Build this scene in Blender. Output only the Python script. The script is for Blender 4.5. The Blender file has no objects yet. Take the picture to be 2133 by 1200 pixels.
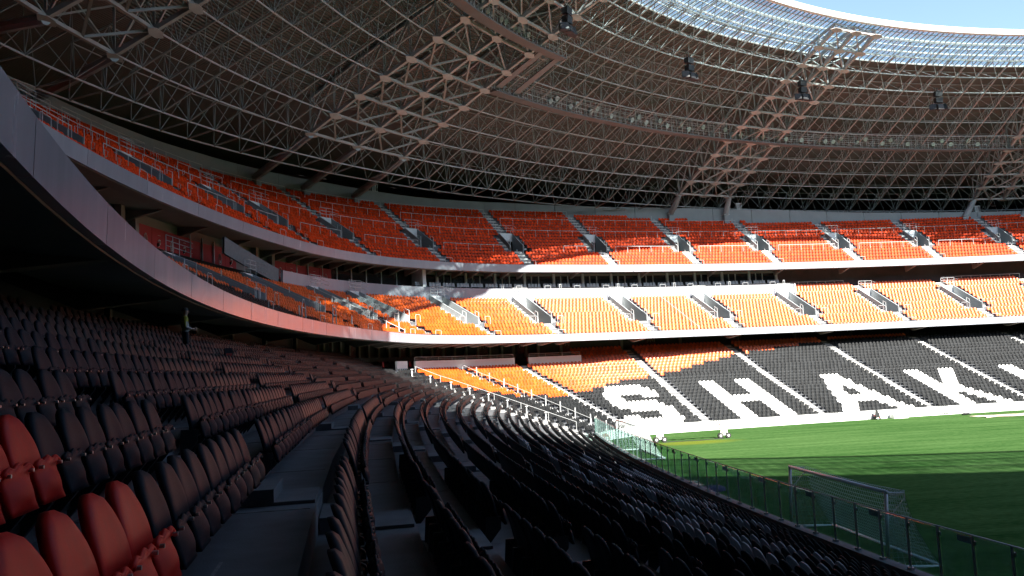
import bpy, bmesh, math, random
import numpy as np
from math import sin, cos, pi, radians, degrees, hypot, sqrt, atan2
from mathutils import Matrix, Vector

random.seed(7)
RNG = np.random.default_rng(11)
SC = bpy.context.scene
COL = SC.collection

# ------------------------------------------------------------------ camera
def cam_axes(yaw, pitch, roll):
    y, p, r = radians(yaw), radians(pitch), radians(roll)
    f = np.array([sin(y) * cos(p), cos(y) * cos(p), sin(p)])
    ri = np.array([cos(y), -sin(y), 0.0])
    up = np.cross(ri, f)
    return cos(r) * ri - sin(r) * up, cos(r) * up + sin(r) * ri, f

CAM = (-71.097, -37.881, 6.974)
CR, CU, CF = cam_axes(5.749, 5.432, 2.81)
cam_data = bpy.data.cameras.new('camera')
cam_data.sensor_width = 36.0
cam_data.lens = 36.0 * 1759.17 / 2133.0
cam_data.clip_start = 0.05
cam_data.clip_end = 3000.0
cam = bpy.data.objects.new('camera', cam_data)
COL.objects.link(cam)
cam.matrix_world = Matrix(((CR[0], CU[0], -CF[0], CAM[0]), (CR[1], CU[1], -CF[1], CAM[1]),
                           (CR[2], CU[2], -CF[2], CAM[2]), (0, 0, 0, 1)))
SC.camera = cam

# ------------------------------------------------------------------ sky and sun
SUN_EL = radians(37.5)
SUN_AZ = np.array([0.37, -1.0])          # horizontal direction towards the sun
SUN_AZ = SUN_AZ / np.linalg.norm(SUN_AZ)
world = bpy.data.worlds.new('World')
SC.world = world
world.use_nodes = True
wn = world.node_tree
sky = wn.nodes.new('ShaderNodeTexSky')
sky.sky_type = 'NISHITA'
sky.sun_disc = False
sky.sun_elevation = SUN_EL
sky.sun_rotation = atan2(SUN_AZ[0], SUN_AZ[1])
sky.air_density = 1.0
sky.dust_density = 0.6
sky.ozone_density = 1.0
wn.nodes['Background'].inputs['Strength'].default_value = 0.085
wn.links.new(sky.outputs[0], wn.nodes['Background'].inputs['Color'])
sun_data = bpy.data.lights.new('sun', 'SUN')
sun_data.energy = 5.0
sun_data.angle = radians(0.53)
sun_data.color = (1.0, 0.95, 0.86)
sun = bpy.data.objects.new('sun', sun_data)
COL.objects.link(sun)
sdir = Vector((-SUN_AZ[0] * cos(SUN_EL), -SUN_AZ[1] * cos(SUN_EL), -sin(SUN_EL)))
sun.rotation_euler = sdir.to_track_quat('-Z', 'Y').to_euler()
sun.location = (30, -80, 90)

SC.render.engine = 'CYCLES'
SC.view_settings.view_transform = 'Standard'
SC.view_settings.look = 'None'
SC.view_settings.gamma = 1.0
SC.view_settings.use_curve_mapping = False
SC.view_settings.exposure = 1.9
SC.cycles.use_denoising = True
SC.cycles.max_bounces = 10
SC.cycles.diffuse_bounces = 3
SC.cycles.glossy_bounces = 3
SC.cycles.transmission_bounces = 4
SC.cycles.transparent_max_bounces = 16
SC.cycles.caustics_reflective = False
SC.cycles.caustics_refractive = False

# ------------------------------------------------------------------ materials
def mat(name, col, rough=0.6, metal=0.0, var=0.12, scale=3.0, bump=0.0, bscale=40.0, spec=0.5, attr=False, stretch=None, orand=0.0):
    m = bpy.data.materials.new(name)
    m.use_nodes = True
    nt = m.node_tree
    b = nt.nodes['Principled BSDF']
    b.inputs['Roughness'].default_value = rough
    b.inputs['Metallic'].default_value = metal
    b.inputs['Specular IOR Level'].default_value = spec
    tc = nt.nodes.new('ShaderNodeTexCoord')
    mp = nt.nodes.new('ShaderNodeMapping')
    if stretch:
        mp.inputs['Scale'].default_value = stretch
    nt.links.new(tc.outputs['Object'], mp.inputs['Vector'])
    nz = nt.nodes.new('ShaderNodeTexNoise')
    nz.inputs['Scale'].default_value = scale
    nz.inputs['Detail'].default_value = 6.0
    nz.inputs['Roughness'].default_value = 0.62
    nt.links.new(mp.outputs[0], nz.inputs['Vector'])
    mr = nt.nodes.new('ShaderNodeMapRange')
    mr.inputs['From Min'].default_value = 0.3
    mr.inputs['From Max'].default_value = 0.7
    mr.inputs['To Min'].default_value = 1.0 - var
    mr.inputs['To Max'].default_value = 1.0 + var
    nt.links.new(nz.outputs['Fac'], mr.inputs['Value'])
    fac = mr.outputs[0]
    if attr:
        at = nt.nodes.new('ShaderNodeAttribute')
        at.attribute_name = 'var'
        mu = nt.nodes.new('ShaderNodeMath')
        mu.operation = 'MULTIPLY'
        nt.links.new(fac, mu.inputs[0])
        nt.links.new(at.outputs['Fac'], mu.inputs[1])
        fac = mu.outputs[0]
    if orand > 0:
        oi = nt.nodes.new('ShaderNodeObjectInfo')
        mo = nt.nodes.new('ShaderNodeMapRange')
        mo.inputs['To Min'].default_value = 1 - orand
        mo.inputs['To Max'].default_value = 1 + orand
        nt.links.new(oi.outputs['Random'], mo.inputs['Value'])
        mu2 = nt.nodes.new('ShaderNodeMath'); mu2.operation = 'MULTIPLY'
        nt.links.new(fac, mu2.inputs[0]); nt.links.new(mo.outputs[0], mu2.inputs[1])
        fac = mu2.outputs[0]
    vm = nt.nodes.new('ShaderNodeVectorMath')
    vm.operation = 'SCALE'
    vm.inputs[0].default_value = col
    nt.links.new(fac, vm.inputs['Scale'])
    nt.links.new(vm.outputs[0], b.inputs['Base Color'])
    # roughness wear
    mr2 = nt.nodes.new('ShaderNodeMapRange')
    mr2.inputs['To Min'].default_value = max(0.05, rough - 0.1)
    mr2.inputs['To Max'].default_value = min(1.0, rough + 0.1)
    nt.links.new(nz.outputs['Fac'], mr2.inputs['Value'])
    nt.links.new(mr2.outputs[0], b.inputs['Roughness'])
    if bump > 0:
        n2 = nt.nodes.new('ShaderNodeTexNoise')
        n2.inputs['Scale'].default_value = bscale
        n2.inputs['Detail'].default_value = 4.0
        nt.links.new(mp.outputs[0], n2.inputs['Vector'])
        bp = nt.nodes.new('ShaderNodeBump')
        bp.inputs['Strength'].default_value = bump
        bp.inputs['Distance'].default_value = 0.02
        nt.links.new(n2.outputs['Fac'], bp.inputs['Height'])
        nt.links.new(bp.outputs[0], b.inputs['Normal'])
    return m

def glass_mat(name, tint, clear=0.75, rough=0.05, ior=1.45):
    m = bpy.data.materials.new(name)
    m.use_nodes = True
    nt = m.node_tree
    nt.nodes.remove(nt.nodes['Principled BSDF'])
    out = nt.nodes['Material Output']
    tr = nt.nodes.new('ShaderNodeBsdfTransparent')
    tr.inputs['Color'].default_value = (*tint, 1)
    gl = nt.nodes.new('ShaderNodeBsdfGlossy')
    gl.inputs['Roughness'].default_value = rough
    df = nt.nodes.new('ShaderNodeBsdfDiffuse')
    df.inputs['Color'].default_value = (tint[0] * 0.8, tint[1] * 0.8, tint[2] * 0.8, 1)
    fr = nt.nodes.new('ShaderNodeFresnel')
    fr.inputs['IOR'].default_value = ior
    tc = nt.nodes.new('ShaderNodeTexCoord')
    nz = nt.nodes.new('ShaderNodeTexNoise')
    nz.inputs['Scale'].default_value = 1.3
    nz.inputs['Detail'].default_value = 5.0
    nt.links.new(tc.outputs['Object'], nz.inputs['Vector'])
    mr = nt.nodes.new('ShaderNodeMapRange')
    mr.inputs['From Min'].default_value = 0.35
    mr.inputs['From Max'].default_value = 0.75
    mr.inputs['To Min'].default_value = (1 - clear) * 0.5
    mr.inputs['To Max'].default_value = (1 - clear) * 1.5
    nt.links.new(nz.outputs['Fac'], mr.inputs['Value'])
    m1 = nt.nodes.new('ShaderNodeMixShader')
    nt.links.new(mr.outputs[0], m1.inputs[0])
    nt.links.new(tr.outputs[0], m1.inputs[1])
    nt.links.new(df.outputs[0], m1.inputs[2])
    m2 = nt.nodes.new('ShaderNodeMixShader')
    ge = nt.nodes.new('ShaderNodeNewGeometry')
    iv = nt.nodes.new('ShaderNodeMath'); iv.operation = 'MULTIPLY_ADD'
    iv.inputs[1].default_value = -1.0; iv.inputs[2].default_value = 1.0
    nt.links.new(ge.outputs['Backfacing'], iv.inputs[0])
    fm = nt.nodes.new('ShaderNodeMath'); fm.operation = 'MULTIPLY'
    nt.links.new(fr.outputs[0], fm.inputs[0]); nt.links.new(iv.outputs[0], fm.inputs[1])
    nt.links.new(fm.outputs[0], m2.inputs[0])
    nt.links.new(m1.outputs[0], m2.inputs[1])
    nt.links.new(gl.outputs[0], m2.inputs[2])
    nt.links.new(m2.outputs[0], out.inputs['Surface'])
    return m

M = {}
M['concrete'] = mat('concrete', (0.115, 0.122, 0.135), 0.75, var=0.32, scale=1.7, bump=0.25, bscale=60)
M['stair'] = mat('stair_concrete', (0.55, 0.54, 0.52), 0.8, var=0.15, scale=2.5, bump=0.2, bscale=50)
M['white'] = mat('white_paint', (0.78, 0.79, 0.8), 0.38, var=0.05, scale=0.8)
M['fascia'] = mat('fascia_paint', (0.34, 0.355, 0.40), 0.24, var=0.07, scale=1.1, bump=0.03, bscale=2.5, stretch=(1, 1, 0.22), orand=0.07)
M['wallgrey'] = mat('grey_wall_paint', (0.31, 0.345, 0.365), 0.7, var=0.08, scale=0.6)
M['soffit'] = mat('soffit_paint', (0.27, 0.235, 0.205), 0.8, var=0.12, scale=0.7)
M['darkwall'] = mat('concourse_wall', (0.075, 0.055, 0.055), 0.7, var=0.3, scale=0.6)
M['tunnel'] = mat('tunnel_paint', (0.16, 0.17, 0.18), 0.8, var=0.15)
M['orange'] = mat('orange_plastic', (0.74, 0.108, 0.012), 0.4, var=0.10, scale=2.0, attr=True)
M['black'] = mat('black_plastic', (0.019, 0.0205, 0.022), 0.5, spec=0.1, var=0.15, scale=2.0, attr=True)
M['whiteseat'] = mat('white_plastic', (0.78, 0.78, 0.77), 0.4, var=0.05, scale=2.0, attr=True)
M['shadeorange'] = mat('shaded_orange_plastic', (0.80, 0.060, 0.004), 0.5, spec=0.2, var=0.12, scale=2.0, attr=True)  # shaded copy of the orange seats, redder for the top tier
M['shadewhite'] = mat('shaded_white_plastic', (0.30, 0.315, 0.335), 0.5, var=0.1, scale=3.0, attr=True)  # white seats of the near stand with their shade in the colour
M['redseat'] = mat('red_plastic', (0.54, 0.017, 0.012), 0.5, spec=0.14, var=0.2, scale=7.0, bump=0.12, bscale=260)
M['blackseat'] = mat('charcoal_plastic', (0.012, 0.017, 0.025), 0.6, spec=0.09, var=0.4, scale=9.0, bump=0.12, bscale=260)
M['grey_shadewhite'] = mat('grey_and_shaded_white_plastic', (0.36, 0.375, 0.39), 0.45, var=0.08, scale=5.0)  # grey chair backs; also near white seats with shade painted in
M['steel'] = mat('galvanised_steel', (0.42, 0.44, 0.46), 0.42, metal=0.7, var=0.18, scale=14.0)
M['darksteel'] = mat('dark_steel', (0.05, 0.052, 0.056), 0.45, metal=0.4, var=0.2, scale=12.0)
M['rail'] = mat('white_rail_paint', (0.55, 0.57, 0.58), 0.35, var=0.06, scale=4.0)
M['frame'] = mat('pale_steel_paint', (0.37, 0.405, 0.42), 0.45, var=0.2, scale=0.5)
M['truss'] = mat('truss_paint', (0.385, 0.365, 0.35), 0.5, var=0.18, scale=0.7)
M['mullion'] = mat('window_frame_paint', (0.62, 0.63, 0.62), 0.5, var=0.06)
M['boxglass'] = mat('dark_window_glass', (0.012, 0.013, 0.015), 0.08, var=0.3, scale=0.5, spec=0.6)
M['redpanel'] = mat('red_panel_print', (0.42, 0.02, 0.025), 0.55, var=0.08, scale=1.0)
M['emblem'] = mat('cream_print', (0.62, 0.52, 0.45), 0.6, var=0.05)
M['emblemdark'] = mat('dark_print', (0.03, 0.02, 0.02), 0.6, var=0.05)
M['speaker'] = mat('speaker_black', (0.018, 0.019, 0.022), 0.55, var=0.2, scale=5.0)
M['lampbody'] = mat('floodlight_housing', (0.35, 0.36, 0.37), 0.4, metal=0.5)
M['lensglint'] = mat('floodlight_lens_glint', (0.85, 0.87, 0.9), 0.15, metal=0.2, var=0.03)  # glints on the unlit lenses painted in as near white
M['topsteel'] = mat('dark_grey_steel_paint', (0.15, 0.15, 0.15), 0.5, var=0.12, scale=0.5)  # dark grey decking of the catwalk
M['barrierglass'] = glass_mat('barrier_glass', (0.76, 0.92, 0.89), 0.86, 0.04)
M['roofglass'] = glass_mat('roof_glass', (0.86, 0.94, 0.95), 0.70, 0.08)
M['net'] = mat('net_cord', (0.6, 0.63, 0.63), 0.8, var=0.1)
M['goal'] = mat('goal_aluminium', (0.72, 0.74, 0.76), 0.35, metal=0.1, var=0.05)
M['rubber'] = mat('black_rubber', (0.02, 0.02, 0.02), 0.8)
M['poster'] = mat('dark_red_poster', (0.16, 0.04, 0.04), 0.6, var=0.6, scale=2.2)
M['sheet'] = mat('beige_sheet', (0.55, 0.47, 0.36), 0.9, var=0.12, scale=1.5, bump=0.3, bscale=8)

def deck_mat():
    m = mat('corrugated_deck', (0.155, 0.142, 0.13), 0.55, metal=0.1, var=0.12, scale=0.5)
    nt = m.node_tree
    b = nt.nodes['Principled BSDF']
    uv = nt.nodes.new('ShaderNodeUVMap')
    uv.uv_map = 'run'
    wv = nt.nodes.new('ShaderNodeTexWave')
    wv.bands_direction = 'Y'
    wv.inputs['Scale'].default_value = 1.25
    wv.inputs['Distortion'].default_value = 0.0
    nt.links.new(uv.outputs[0], wv.inputs['Vector'])
    bp = nt.nodes.new('ShaderNodeBump')
    bp.inputs['Strength'].default_value = 1.0
    bp.inputs['Distance'].default_value = 0.12
    nt.links.new(wv.outputs['Fac'], bp.inputs['Height'])
    nt.links.new(bp.outputs[0], b.inputs['Normal'])
    return m
M['deck'] = deck_mat()

def grass_mat():
    m = bpy.data.materials.new('pitch_turf')
    m.use_nodes = True
    nt = m.node_tree
    b = nt.nodes['Principled BSDF']
    b.inputs['Roughness'].default_value = 0.75
    b.inputs['Specular IOR Level'].default_value = 0.0
    tc = nt.nodes.new('ShaderNodeTexCoord')
    def noise(scale, det, st=None):
        mp = nt.nodes.new('ShaderNodeMapping')
        if st:
            mp.inputs['Scale'].default_value = st
        nt.links.new(tc.outputs['Object'], mp.inputs['Vector'])
        n = nt.nodes.new('ShaderNodeTexNoise')
        n.inputs['Scale'].default_value = scale
        n.inputs['Detail'].default_value = det
        nt.links.new(mp.outputs[0], n.inputs['Vector'])
        return n
    n1 = noise(0.9, 8, (0.12, 1.0, 1.0))     # mowing streaks along the pitch
    n2 = noise(5.0, 9, (0.5, 1.0, 1.0))
    n3 = noise(0.06, 3)
    ad = nt.nodes.new('ShaderNodeMath'); ad.operation = 'ADD'
    nt.links.new(n1.outputs['Fac'], ad.inputs[0]); nt.links.new(n2.outputs['Fac'], ad.inputs[1])
    a2 = nt.nodes.new('ShaderNodeMath'); a2.operation = 'MULTIPLY_ADD'
    a2.inputs[1].default_value = 0.6
    nt.links.new(n3.outputs['Fac'], a2.inputs[0]); nt.links.new(ad.outputs[0], a2.inputs[2])
    mr = nt.nodes.new('ShaderNodeMapRange')
    mr.inputs['From Min'].default_value = 0.92; mr.inputs['From Max'].default_value = 1.68
    nt.links.new(a2.outputs[0], mr.inputs['Value'])
    cr = nt.nodes.new('ShaderNodeMix'); cr.data_type = 'RGBA'
    cr.inputs['A'].default_value = (0.018, 0.060, 0.013, 1)
    cr.inputs['B'].default_value = (0.076, 0.142, 0.046, 1)
    nt.links.new(mr.outputs[0], cr.inputs['Factor'])
    # yellow light of the growing lamps painted into the turf
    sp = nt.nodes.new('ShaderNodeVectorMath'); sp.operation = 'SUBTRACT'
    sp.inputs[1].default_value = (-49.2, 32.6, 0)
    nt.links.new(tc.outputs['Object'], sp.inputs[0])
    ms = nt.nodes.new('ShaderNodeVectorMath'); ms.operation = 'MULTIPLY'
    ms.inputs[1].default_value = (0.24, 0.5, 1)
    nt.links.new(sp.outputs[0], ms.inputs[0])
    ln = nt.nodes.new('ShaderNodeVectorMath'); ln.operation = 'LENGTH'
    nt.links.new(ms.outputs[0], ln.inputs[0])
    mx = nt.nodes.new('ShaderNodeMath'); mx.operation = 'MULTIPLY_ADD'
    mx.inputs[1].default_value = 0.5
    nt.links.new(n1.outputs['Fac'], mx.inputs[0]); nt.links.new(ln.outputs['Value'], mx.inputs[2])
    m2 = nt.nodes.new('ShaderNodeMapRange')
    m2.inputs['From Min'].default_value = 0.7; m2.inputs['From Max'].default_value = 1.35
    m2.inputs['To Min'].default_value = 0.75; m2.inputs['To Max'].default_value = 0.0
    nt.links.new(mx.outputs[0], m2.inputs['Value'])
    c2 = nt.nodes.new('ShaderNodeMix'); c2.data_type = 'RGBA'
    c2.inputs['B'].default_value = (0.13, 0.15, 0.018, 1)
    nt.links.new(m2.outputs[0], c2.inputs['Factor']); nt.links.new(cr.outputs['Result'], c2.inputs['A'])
    nt.links.new(c2.outputs['Result'], b.inputs['Base Color'])
    bp = nt.nodes.new('ShaderNodeBump'); bp.inputs['Strength'].default_value = 0.5; bp.inputs['Distance'].default_value = 0.04
    n4 = noise(45.0, 5)
    nt.links.new(n4.outputs['Fac'], bp.inputs['Height']); nt.links.new(bp.outputs[0], b.inputs['Normal'])
    return m
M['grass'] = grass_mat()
M['sealant'] = mat('pale_joint_sealant', (0.22, 0.215, 0.21), 0.85, var=0.5, scale=6.0)
M['ground'] = mat('asphalt', (0.06, 0.06, 0.062), 0.9, var=0.2, scale=0.3)

# ------------------------------------------------------------------ mesh helpers
class MB:
    """collects quads and triangles for one mesh"""
    def __init__(s):
        s.v = []; s.f = []; s.n = 0; s.mi = []
    def add(s, verts, faces, mi=0):
        verts = np.asarray(verts, float).reshape(-1, 3)
        s.v.append(verts)
        s.f += [tuple(i + s.n for i in f) for f in faces]
        s.mi += [mi] * len(faces)
        s.n += len(verts)
        return s
    def box(s, c, sx, sy, sz, R=None, mi=0):
        h = np.array([[x, y, z] for x in (-.5, .5) for y in (-.5, .5) for z in (-.5, .5)]) * (sx, sy, sz)
        if R is not None:
            h = h @ np.asarray(R).T
        return s.add(h + np.asarray(c, float), [(0, 1, 3, 2), (4, 6, 7, 5), (0, 4, 5, 1), (2, 3, 7, 6), (0, 2, 6, 4), (1, 5, 7, 3)], mi)
    def hexa(s, b, t, mi=0):
        """bottom quad, top quad"""
        return s.add(list(b) + list(t), [(3, 2, 1, 0), (4, 5, 6, 7), (0, 1, 5, 4), (1, 2, 6, 5), (2, 3, 7, 6), (3, 0, 4, 7)], mi)
    def tube(s, pts, r, n=6, cap=True, mi=0):
        pts = np.asarray(pts, float)
        k = len(pts)
        rings = []
        ref = np.array([0, 0, 1.0])
        for i in range(k):
            a = pts[max(i - 1, 0)]; b = pts[min(i + 1, k - 1)]
            t = b - a; t = t / (np.linalg.norm(t) + 1e-12)
            u = np.cross(t, ref if abs(t[2]) < 0.95 else np.array([1.0, 0, 0])); u /= np.linalg.norm(u)
            w = np.cross(t, u)
            rr = r[i] if hasattr(r, '__len__') else r
            ang = np.arange(n) * 2 * pi / n + pi / n
            rings.append(pts[i] + rr * (np.cos(ang)[:, None] * u + np.sin(ang)[:, None] * w))
        v = np.concatenate(rings)
        f = []
        for i in range(k - 1):
            for j in range(n):
                f.append((i * n + j, i * n + (j + 1) % n, (i + 1) * n + (j + 1) % n, (i + 1) * n + j))
        if cap:
            f.append(tuple(range(n - 1, -1, -1)))
            f.append(tuple(range((k - 1) * n, k * n)))
        return s.add(v, f, mi)
    def cyl(s, a, b, r, n=10, mi=0):
        return s.tube([a, b], r, n, True, mi)
    def mesh(s, name, mats, smooth=False):
        me = bpy.data.meshes.new(name)
        if s.n:
            me.from_pydata(np.concatenate(s.v).tolist(), [], s.f)
        for m in (mats if isinstance(mats, (list, tuple)) else [mats]):
            me.materials.append(M[m] if isinstance(m, str) else m)
        if any(s.mi):
            me.polygons.foreach_set('material_index', s.mi)
        if smooth:
            me.polygons.foreach_set('use_smooth', [True] * len(me.polygons))
        me.update()
        return me
    def obj(s, name, mats, parent=None, smooth=False):
        return link(name, s.mesh(name, mats, smooth), parent)

def link(name, data, parent=None):
    o = bpy.data.objects.new(name, data)
    COL.objects.link(o)
    if parent is not None:
        o.parent = parent
    return o

def tag(o, label=None, cat=None, group=None, kind=None):
    if label: o['label'] = label
    if cat: o['category'] = cat
    if group: o['group'] = group
    if kind: o['kind'] = kind
    return o

def thing(name, label, cat, group=None, loc=(0, 0, 0), rotz=0.0):
    o = bpy.data.objects.new(name, None)
    o.empty_display_size = 0.3
    COL.objects.link(o)
    o.location = loc
    o.rotation_euler = (0, 0, rotz)
    return tag(o, label, cat, group)

def copy_tree(src, loc=None, rotz=None, parent=None):
    c = src.copy()
    COL.objects.link(c)
    if parent is not None: c.parent = parent
    if loc is not None: c.location = loc
    if rotz is not None: c.rotation_euler = (0, 0, rotz)
    for ch in src.children:
        copy_tree(ch, parent=c)
    return c

def np_mesh(name, verts, quads, mats, mi=None, var=None, smooth=False, tris=None):
    """large mesh straight from numpy arrays of quads"""
    me = bpy.data.meshes.new(name)
    nv, nq = len(verts), len(quads)
    me.vertices.add(nv)
    me.vertices.foreach_set('co', np.ascontiguousarray(verts, np.float32).ravel())
    me.loops.add(nq * 4)
    me.loops.foreach_set('vertex_index', np.ascontiguousarray(quads, np.int32).ravel())
    me.polygons.add(nq)
    me.polygons.foreach_set('loop_start', np.arange(nq, dtype=np.int32) * 4)
    me.polygons.foreach_set('loop_total', np.full(nq, 4, np.int32))
    for m in mats: me.materials.append(M[m])
    if mi is not None: me.polygons.foreach_set('material_index', np.ascontiguousarray(mi, np.int32))
    if smooth: me.polygons.foreach_set('use_smooth', np.ones(nq, bool))
    me.update(calc_edges=True)
    if var is not None:
        at = me.attributes.new('var', 'FLOAT', 'FACE')
        at.data.foreach_set('value', np.ascontiguousarray(var, np.float32))
    return me

def bars(P, Q, r, n=4):
    """many straight members at once -> verts, quads"""
    P = np.asarray(P, float); Q = np.asarray(Q, float); r = np.broadcast_to(np.asarray(r, float), (len(P),))
    t = Q - P; t /= np.linalg.norm(t, axis=1, keepdims=True) + 1e-12
    ref = np.where(np.abs(t[:, 2:3]) < 0.95, np.array([[0, 0, 1.0]]), np.array([[1.0, 0, 0]]))
    u = np.cross(t, ref); u /= np.linalg.norm(u, axis=1, keepdims=True)
    w = np.cross(t, u)
    ang = np.arange(n) * 2 * pi / n + pi / n
    off = r[:, None, None] * (np.cos(ang)[None, :, None] * u[:, None] + np.sin(ang)[None, :, None] * w[:, None])
    v = np.concatenate([P[:, None] + off, Q[:, None] + off], 1)       # m,2n,3
    j = np.arange(n); q = np.stack([j, (j + 1) % n, n + (j + 1) % n, n + j], 1)
    qs = (np.arange(len(P))[:, None, None] * 2 * n + q[None]).reshape(-1, 4)
    return v.reshape(-1, 3), qs
# ------------------------------------------------------------------ layout of the bowl (plan curves share one parameter: the outward normal's angle)
class Plan:
    def __init__(s, a, b, Rs, Re, Rc):
        c1 = (0, b - Rs); c2 = (a - Re, 0.0); r1 = Rs - Rc; r2 = Re - Rc
        dx, dy = c2[0] - c1[0], c2[1] - c1[1]
        L = hypot(dx, dy); A = (r1 * r1 - r2 * r2 + L * L) / (2 * L); h = sqrt(max(r1 * r1 - A * A, 1e-9))
        m = (c1[0] + A * dx / L, c1[1] + A * dy / L); k = None
        for sg in (1, -1):
            q = (m[0] - sg * h * dy / L, m[1] + sg * h * dx / L)
            if k is None or q[0] + q[1] > k[0] + k[1]: k = q
        s.t1 = atan2(k[1] - c1[1], k[0] - c1[0]); s.t2 = atan2(k[1] - c2[1], k[0] - c2[0])
        s.k, s.c1, s.c2, s.R = k, c1, c2, (Rs, Re, Rc)
    def rad(s, phi):
        q = np.arctan2(np.abs(np.sin(phi)), np.abs(np.cos(phi)))
        return np.where(q >= s.t1, s.R[0], np.where(q <= s.t2, s.R[1], s.R[2]))
    def at(s, phi, d=0.0):
        phi = np.asarray(phi, float); c, sn = np.cos(phi), np.sin(phi)
        q = np.arctan2(np.abs(sn), np.abs(c)); side = q >= s.t1; end = q <= s.t2
        R = np.where(side, s.R[0], np.where(end, s.R[1], s.R[2]))
        cx = np.where(side, s.c1[0], np.where(end, s.c2[0], s.k[0])); cy = np.where(side, s.c1[1], np.where(end, s.c2[1], s.k[1]))
        return np.stack([np.where(c < 0, -1, 1) * cx + (R + d) * c, np.where(sn < 0, -1, 1) * cy + (R + d) * sn], -1)

LO = Plan(59.049, 46.631, 329.906, 323.895, 10.349)      # lower tier: pitch wall
UP = Plan(79.023, 64.567, 176.797, 121.619, 29.08)       # middle and upper tiers: front edge of the middle tier

RA, RB, RM = 93.125, 86.909, 2.824                        # roof: outermost bottom ring, module
RZ = [24.657, 26.17, 27.665, 29.056, 30.456, 31.863, 33.195, 34.498, 35.862, 37.101, 38.444, 39.75, 40.9]
RB_S = 69.0
def roof_xy(phi, k):
    phi = np.asarray(phi, float); c, s = np.cos(phi), np.sin(phi)
    b = np.where(s >= 0, RB, RB_S); q = np.sqrt((RA * c) ** 2 + (b * s) ** 2); d = -RM * np.asarray(k, float)
    return RA * RA * c / q + d * c, b * b * s / q + d * s
def roof_pt(phi, k, up=0.0):
    x, y = roof_xy(phi, k)
    kk = np.asarray(k, float) + 0 * x
    zb = np.where(kk >= 0, np.interp(kk, range(len(RZ)), RZ), RZ[0] + 1.5 * np.maximum(kk, -1.0) + 0.55 * np.clip(kk + 1, -1, 0))
    z = zb - 0.033 * np.clip(x, -200, 25) + 0.068 * np.maximum(y, -4) + up
    return np.stack([x, y, z], -1)
def roof_depth(k):
    return np.interp(k, [0, 5, 11.3], [3.3, 3.3, 0.45])

def P3(plan, phi, d, z):
    xy = plan.at(phi, d)
    return np.concatenate([xy, np.broadcast_to(np.asarray(z, float), xy.shape[:-1])[..., None]], -1)

# tiers: row k has its seat-back top at D0+T*k and its floor at Z0+H*k
LOW = dict(plan=LO, D0=0.70, T=0.845, Z0=0.42, H=0.306, N=26)
MID = dict(plan=UP, D0=0.75, T=0.87, Z0=9.93, H=0.44, N=12)
UPR = dict(plan=UP, D0=10.9, T=0.80, Z0=19.40, H=0.54, N=18)
def rd(t, k):
    return t['D0'] + t['T'] * k + (0.2 if t is LOW and k >= 17 else 0.0)      # wider tread at the cross walkway
def rz(t, k):
    return t['Z0'] + t['H'] * k + (0.03 * (k - 16) if t is LOW and k > 16 else 0.0)
AISLE_LOW = [76.6, 78.7, 80.8, 82.9, 85.0, 87.05, 89.15, 91.25, 93.3, 95.45, 97.65, 119.3, 137.5, 156.5, 166, 176.4, 178.5, 180.6, 182.65, 184.75, 186.9, 205, 223, 243]
AISLE_MID = [74, 77.8, 81.7, 85.5, 89.3, 93.1, 96.9, 100.8, 104.5, 111.3, 128.5, 147.0, 157.0, 166.0, 171.5, 177, 182.5, 188, 193.5, 203, 218, 234]
AISLE_UPR = [74.2, 78, 81.9, 85.7, 89.5, 93.2, 97.0, 100.7, 104.5, 108.8, 126, 142, 156, 163.5, 168.5, 173.5, 178.5, 183.5, 188.5, 193.5, 204, 219, 235]

def upper_wall_d(phi_deg):
    return np.interp(phi_deg, [60, 95, 105, 155, 165, 300], [21.75, 21.75, 24.75, 24.75, 25.4, 25.4])
def upper_wall_z(phi_deg):
    return np.interp(phi_deg, [60, 83.5, 91, 95.2, 99, 103.5, 107, 119, 133, 148, 165, 300], [27.7, 27.7, 28.5, 29.2, 29.8, 30.2, 30.5, 30.6, 31.0, 31.0, 30.8, 30.8])
def low_rows(phi_deg):
    return np.where((phi_deg > 103) & (phi_deg < 170), 21, 26)
VIP = 96.3          # the middle tier runs up to the lounge glass on this side of it

def fine_phi(a, b, step=0.1):
    return np.radians(np.linspace(a, b, int((b - a) / step) + 1))

def seat_rows(tier, aisles, lo, hi, pitch, half):
    """yields (row, section, phi array) of seats; half(row, aisle) = clear half width beside that aisle"""
    pl = tier['plan']
    for k in range(tier['N'] + (3 if tier is MID else 0)):
        d = rd(tier, k) - 0.06
        for s in range(len(aisles) - 1):
            a0, a1 = aisles[s], aisles[s + 1]
            if a1 < lo or a0 > hi: continue
            ph = fine_phi(a0, a1, 0.05)
            xy = pl.at(ph, d); seg = np.hypot(*np.diff(xy, axis=0).T); cum = np.concatenate([[0], np.cumsum(seg)])
            h0, h1 = half(k, a0), half(k, a1)
            n = int((cum[-1] - h0 - h1) / pitch)
            if n < 1: continue
            st = h0 + ((cum[-1] - h0 - h1) - n * pitch) / 2 + pitch / 2 + np.arange(n) * pitch
            yield k, s, np.interp(st, cum, ph)

PITCH = 0.48
def half_low(k, a): return 0.58
def half_mid(k, a): return 1.75 if 4 <= k <= 11 else 0.62
def half_upr(k, a): return 1.75 if 4 <= k <= 8 else 0.62

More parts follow.
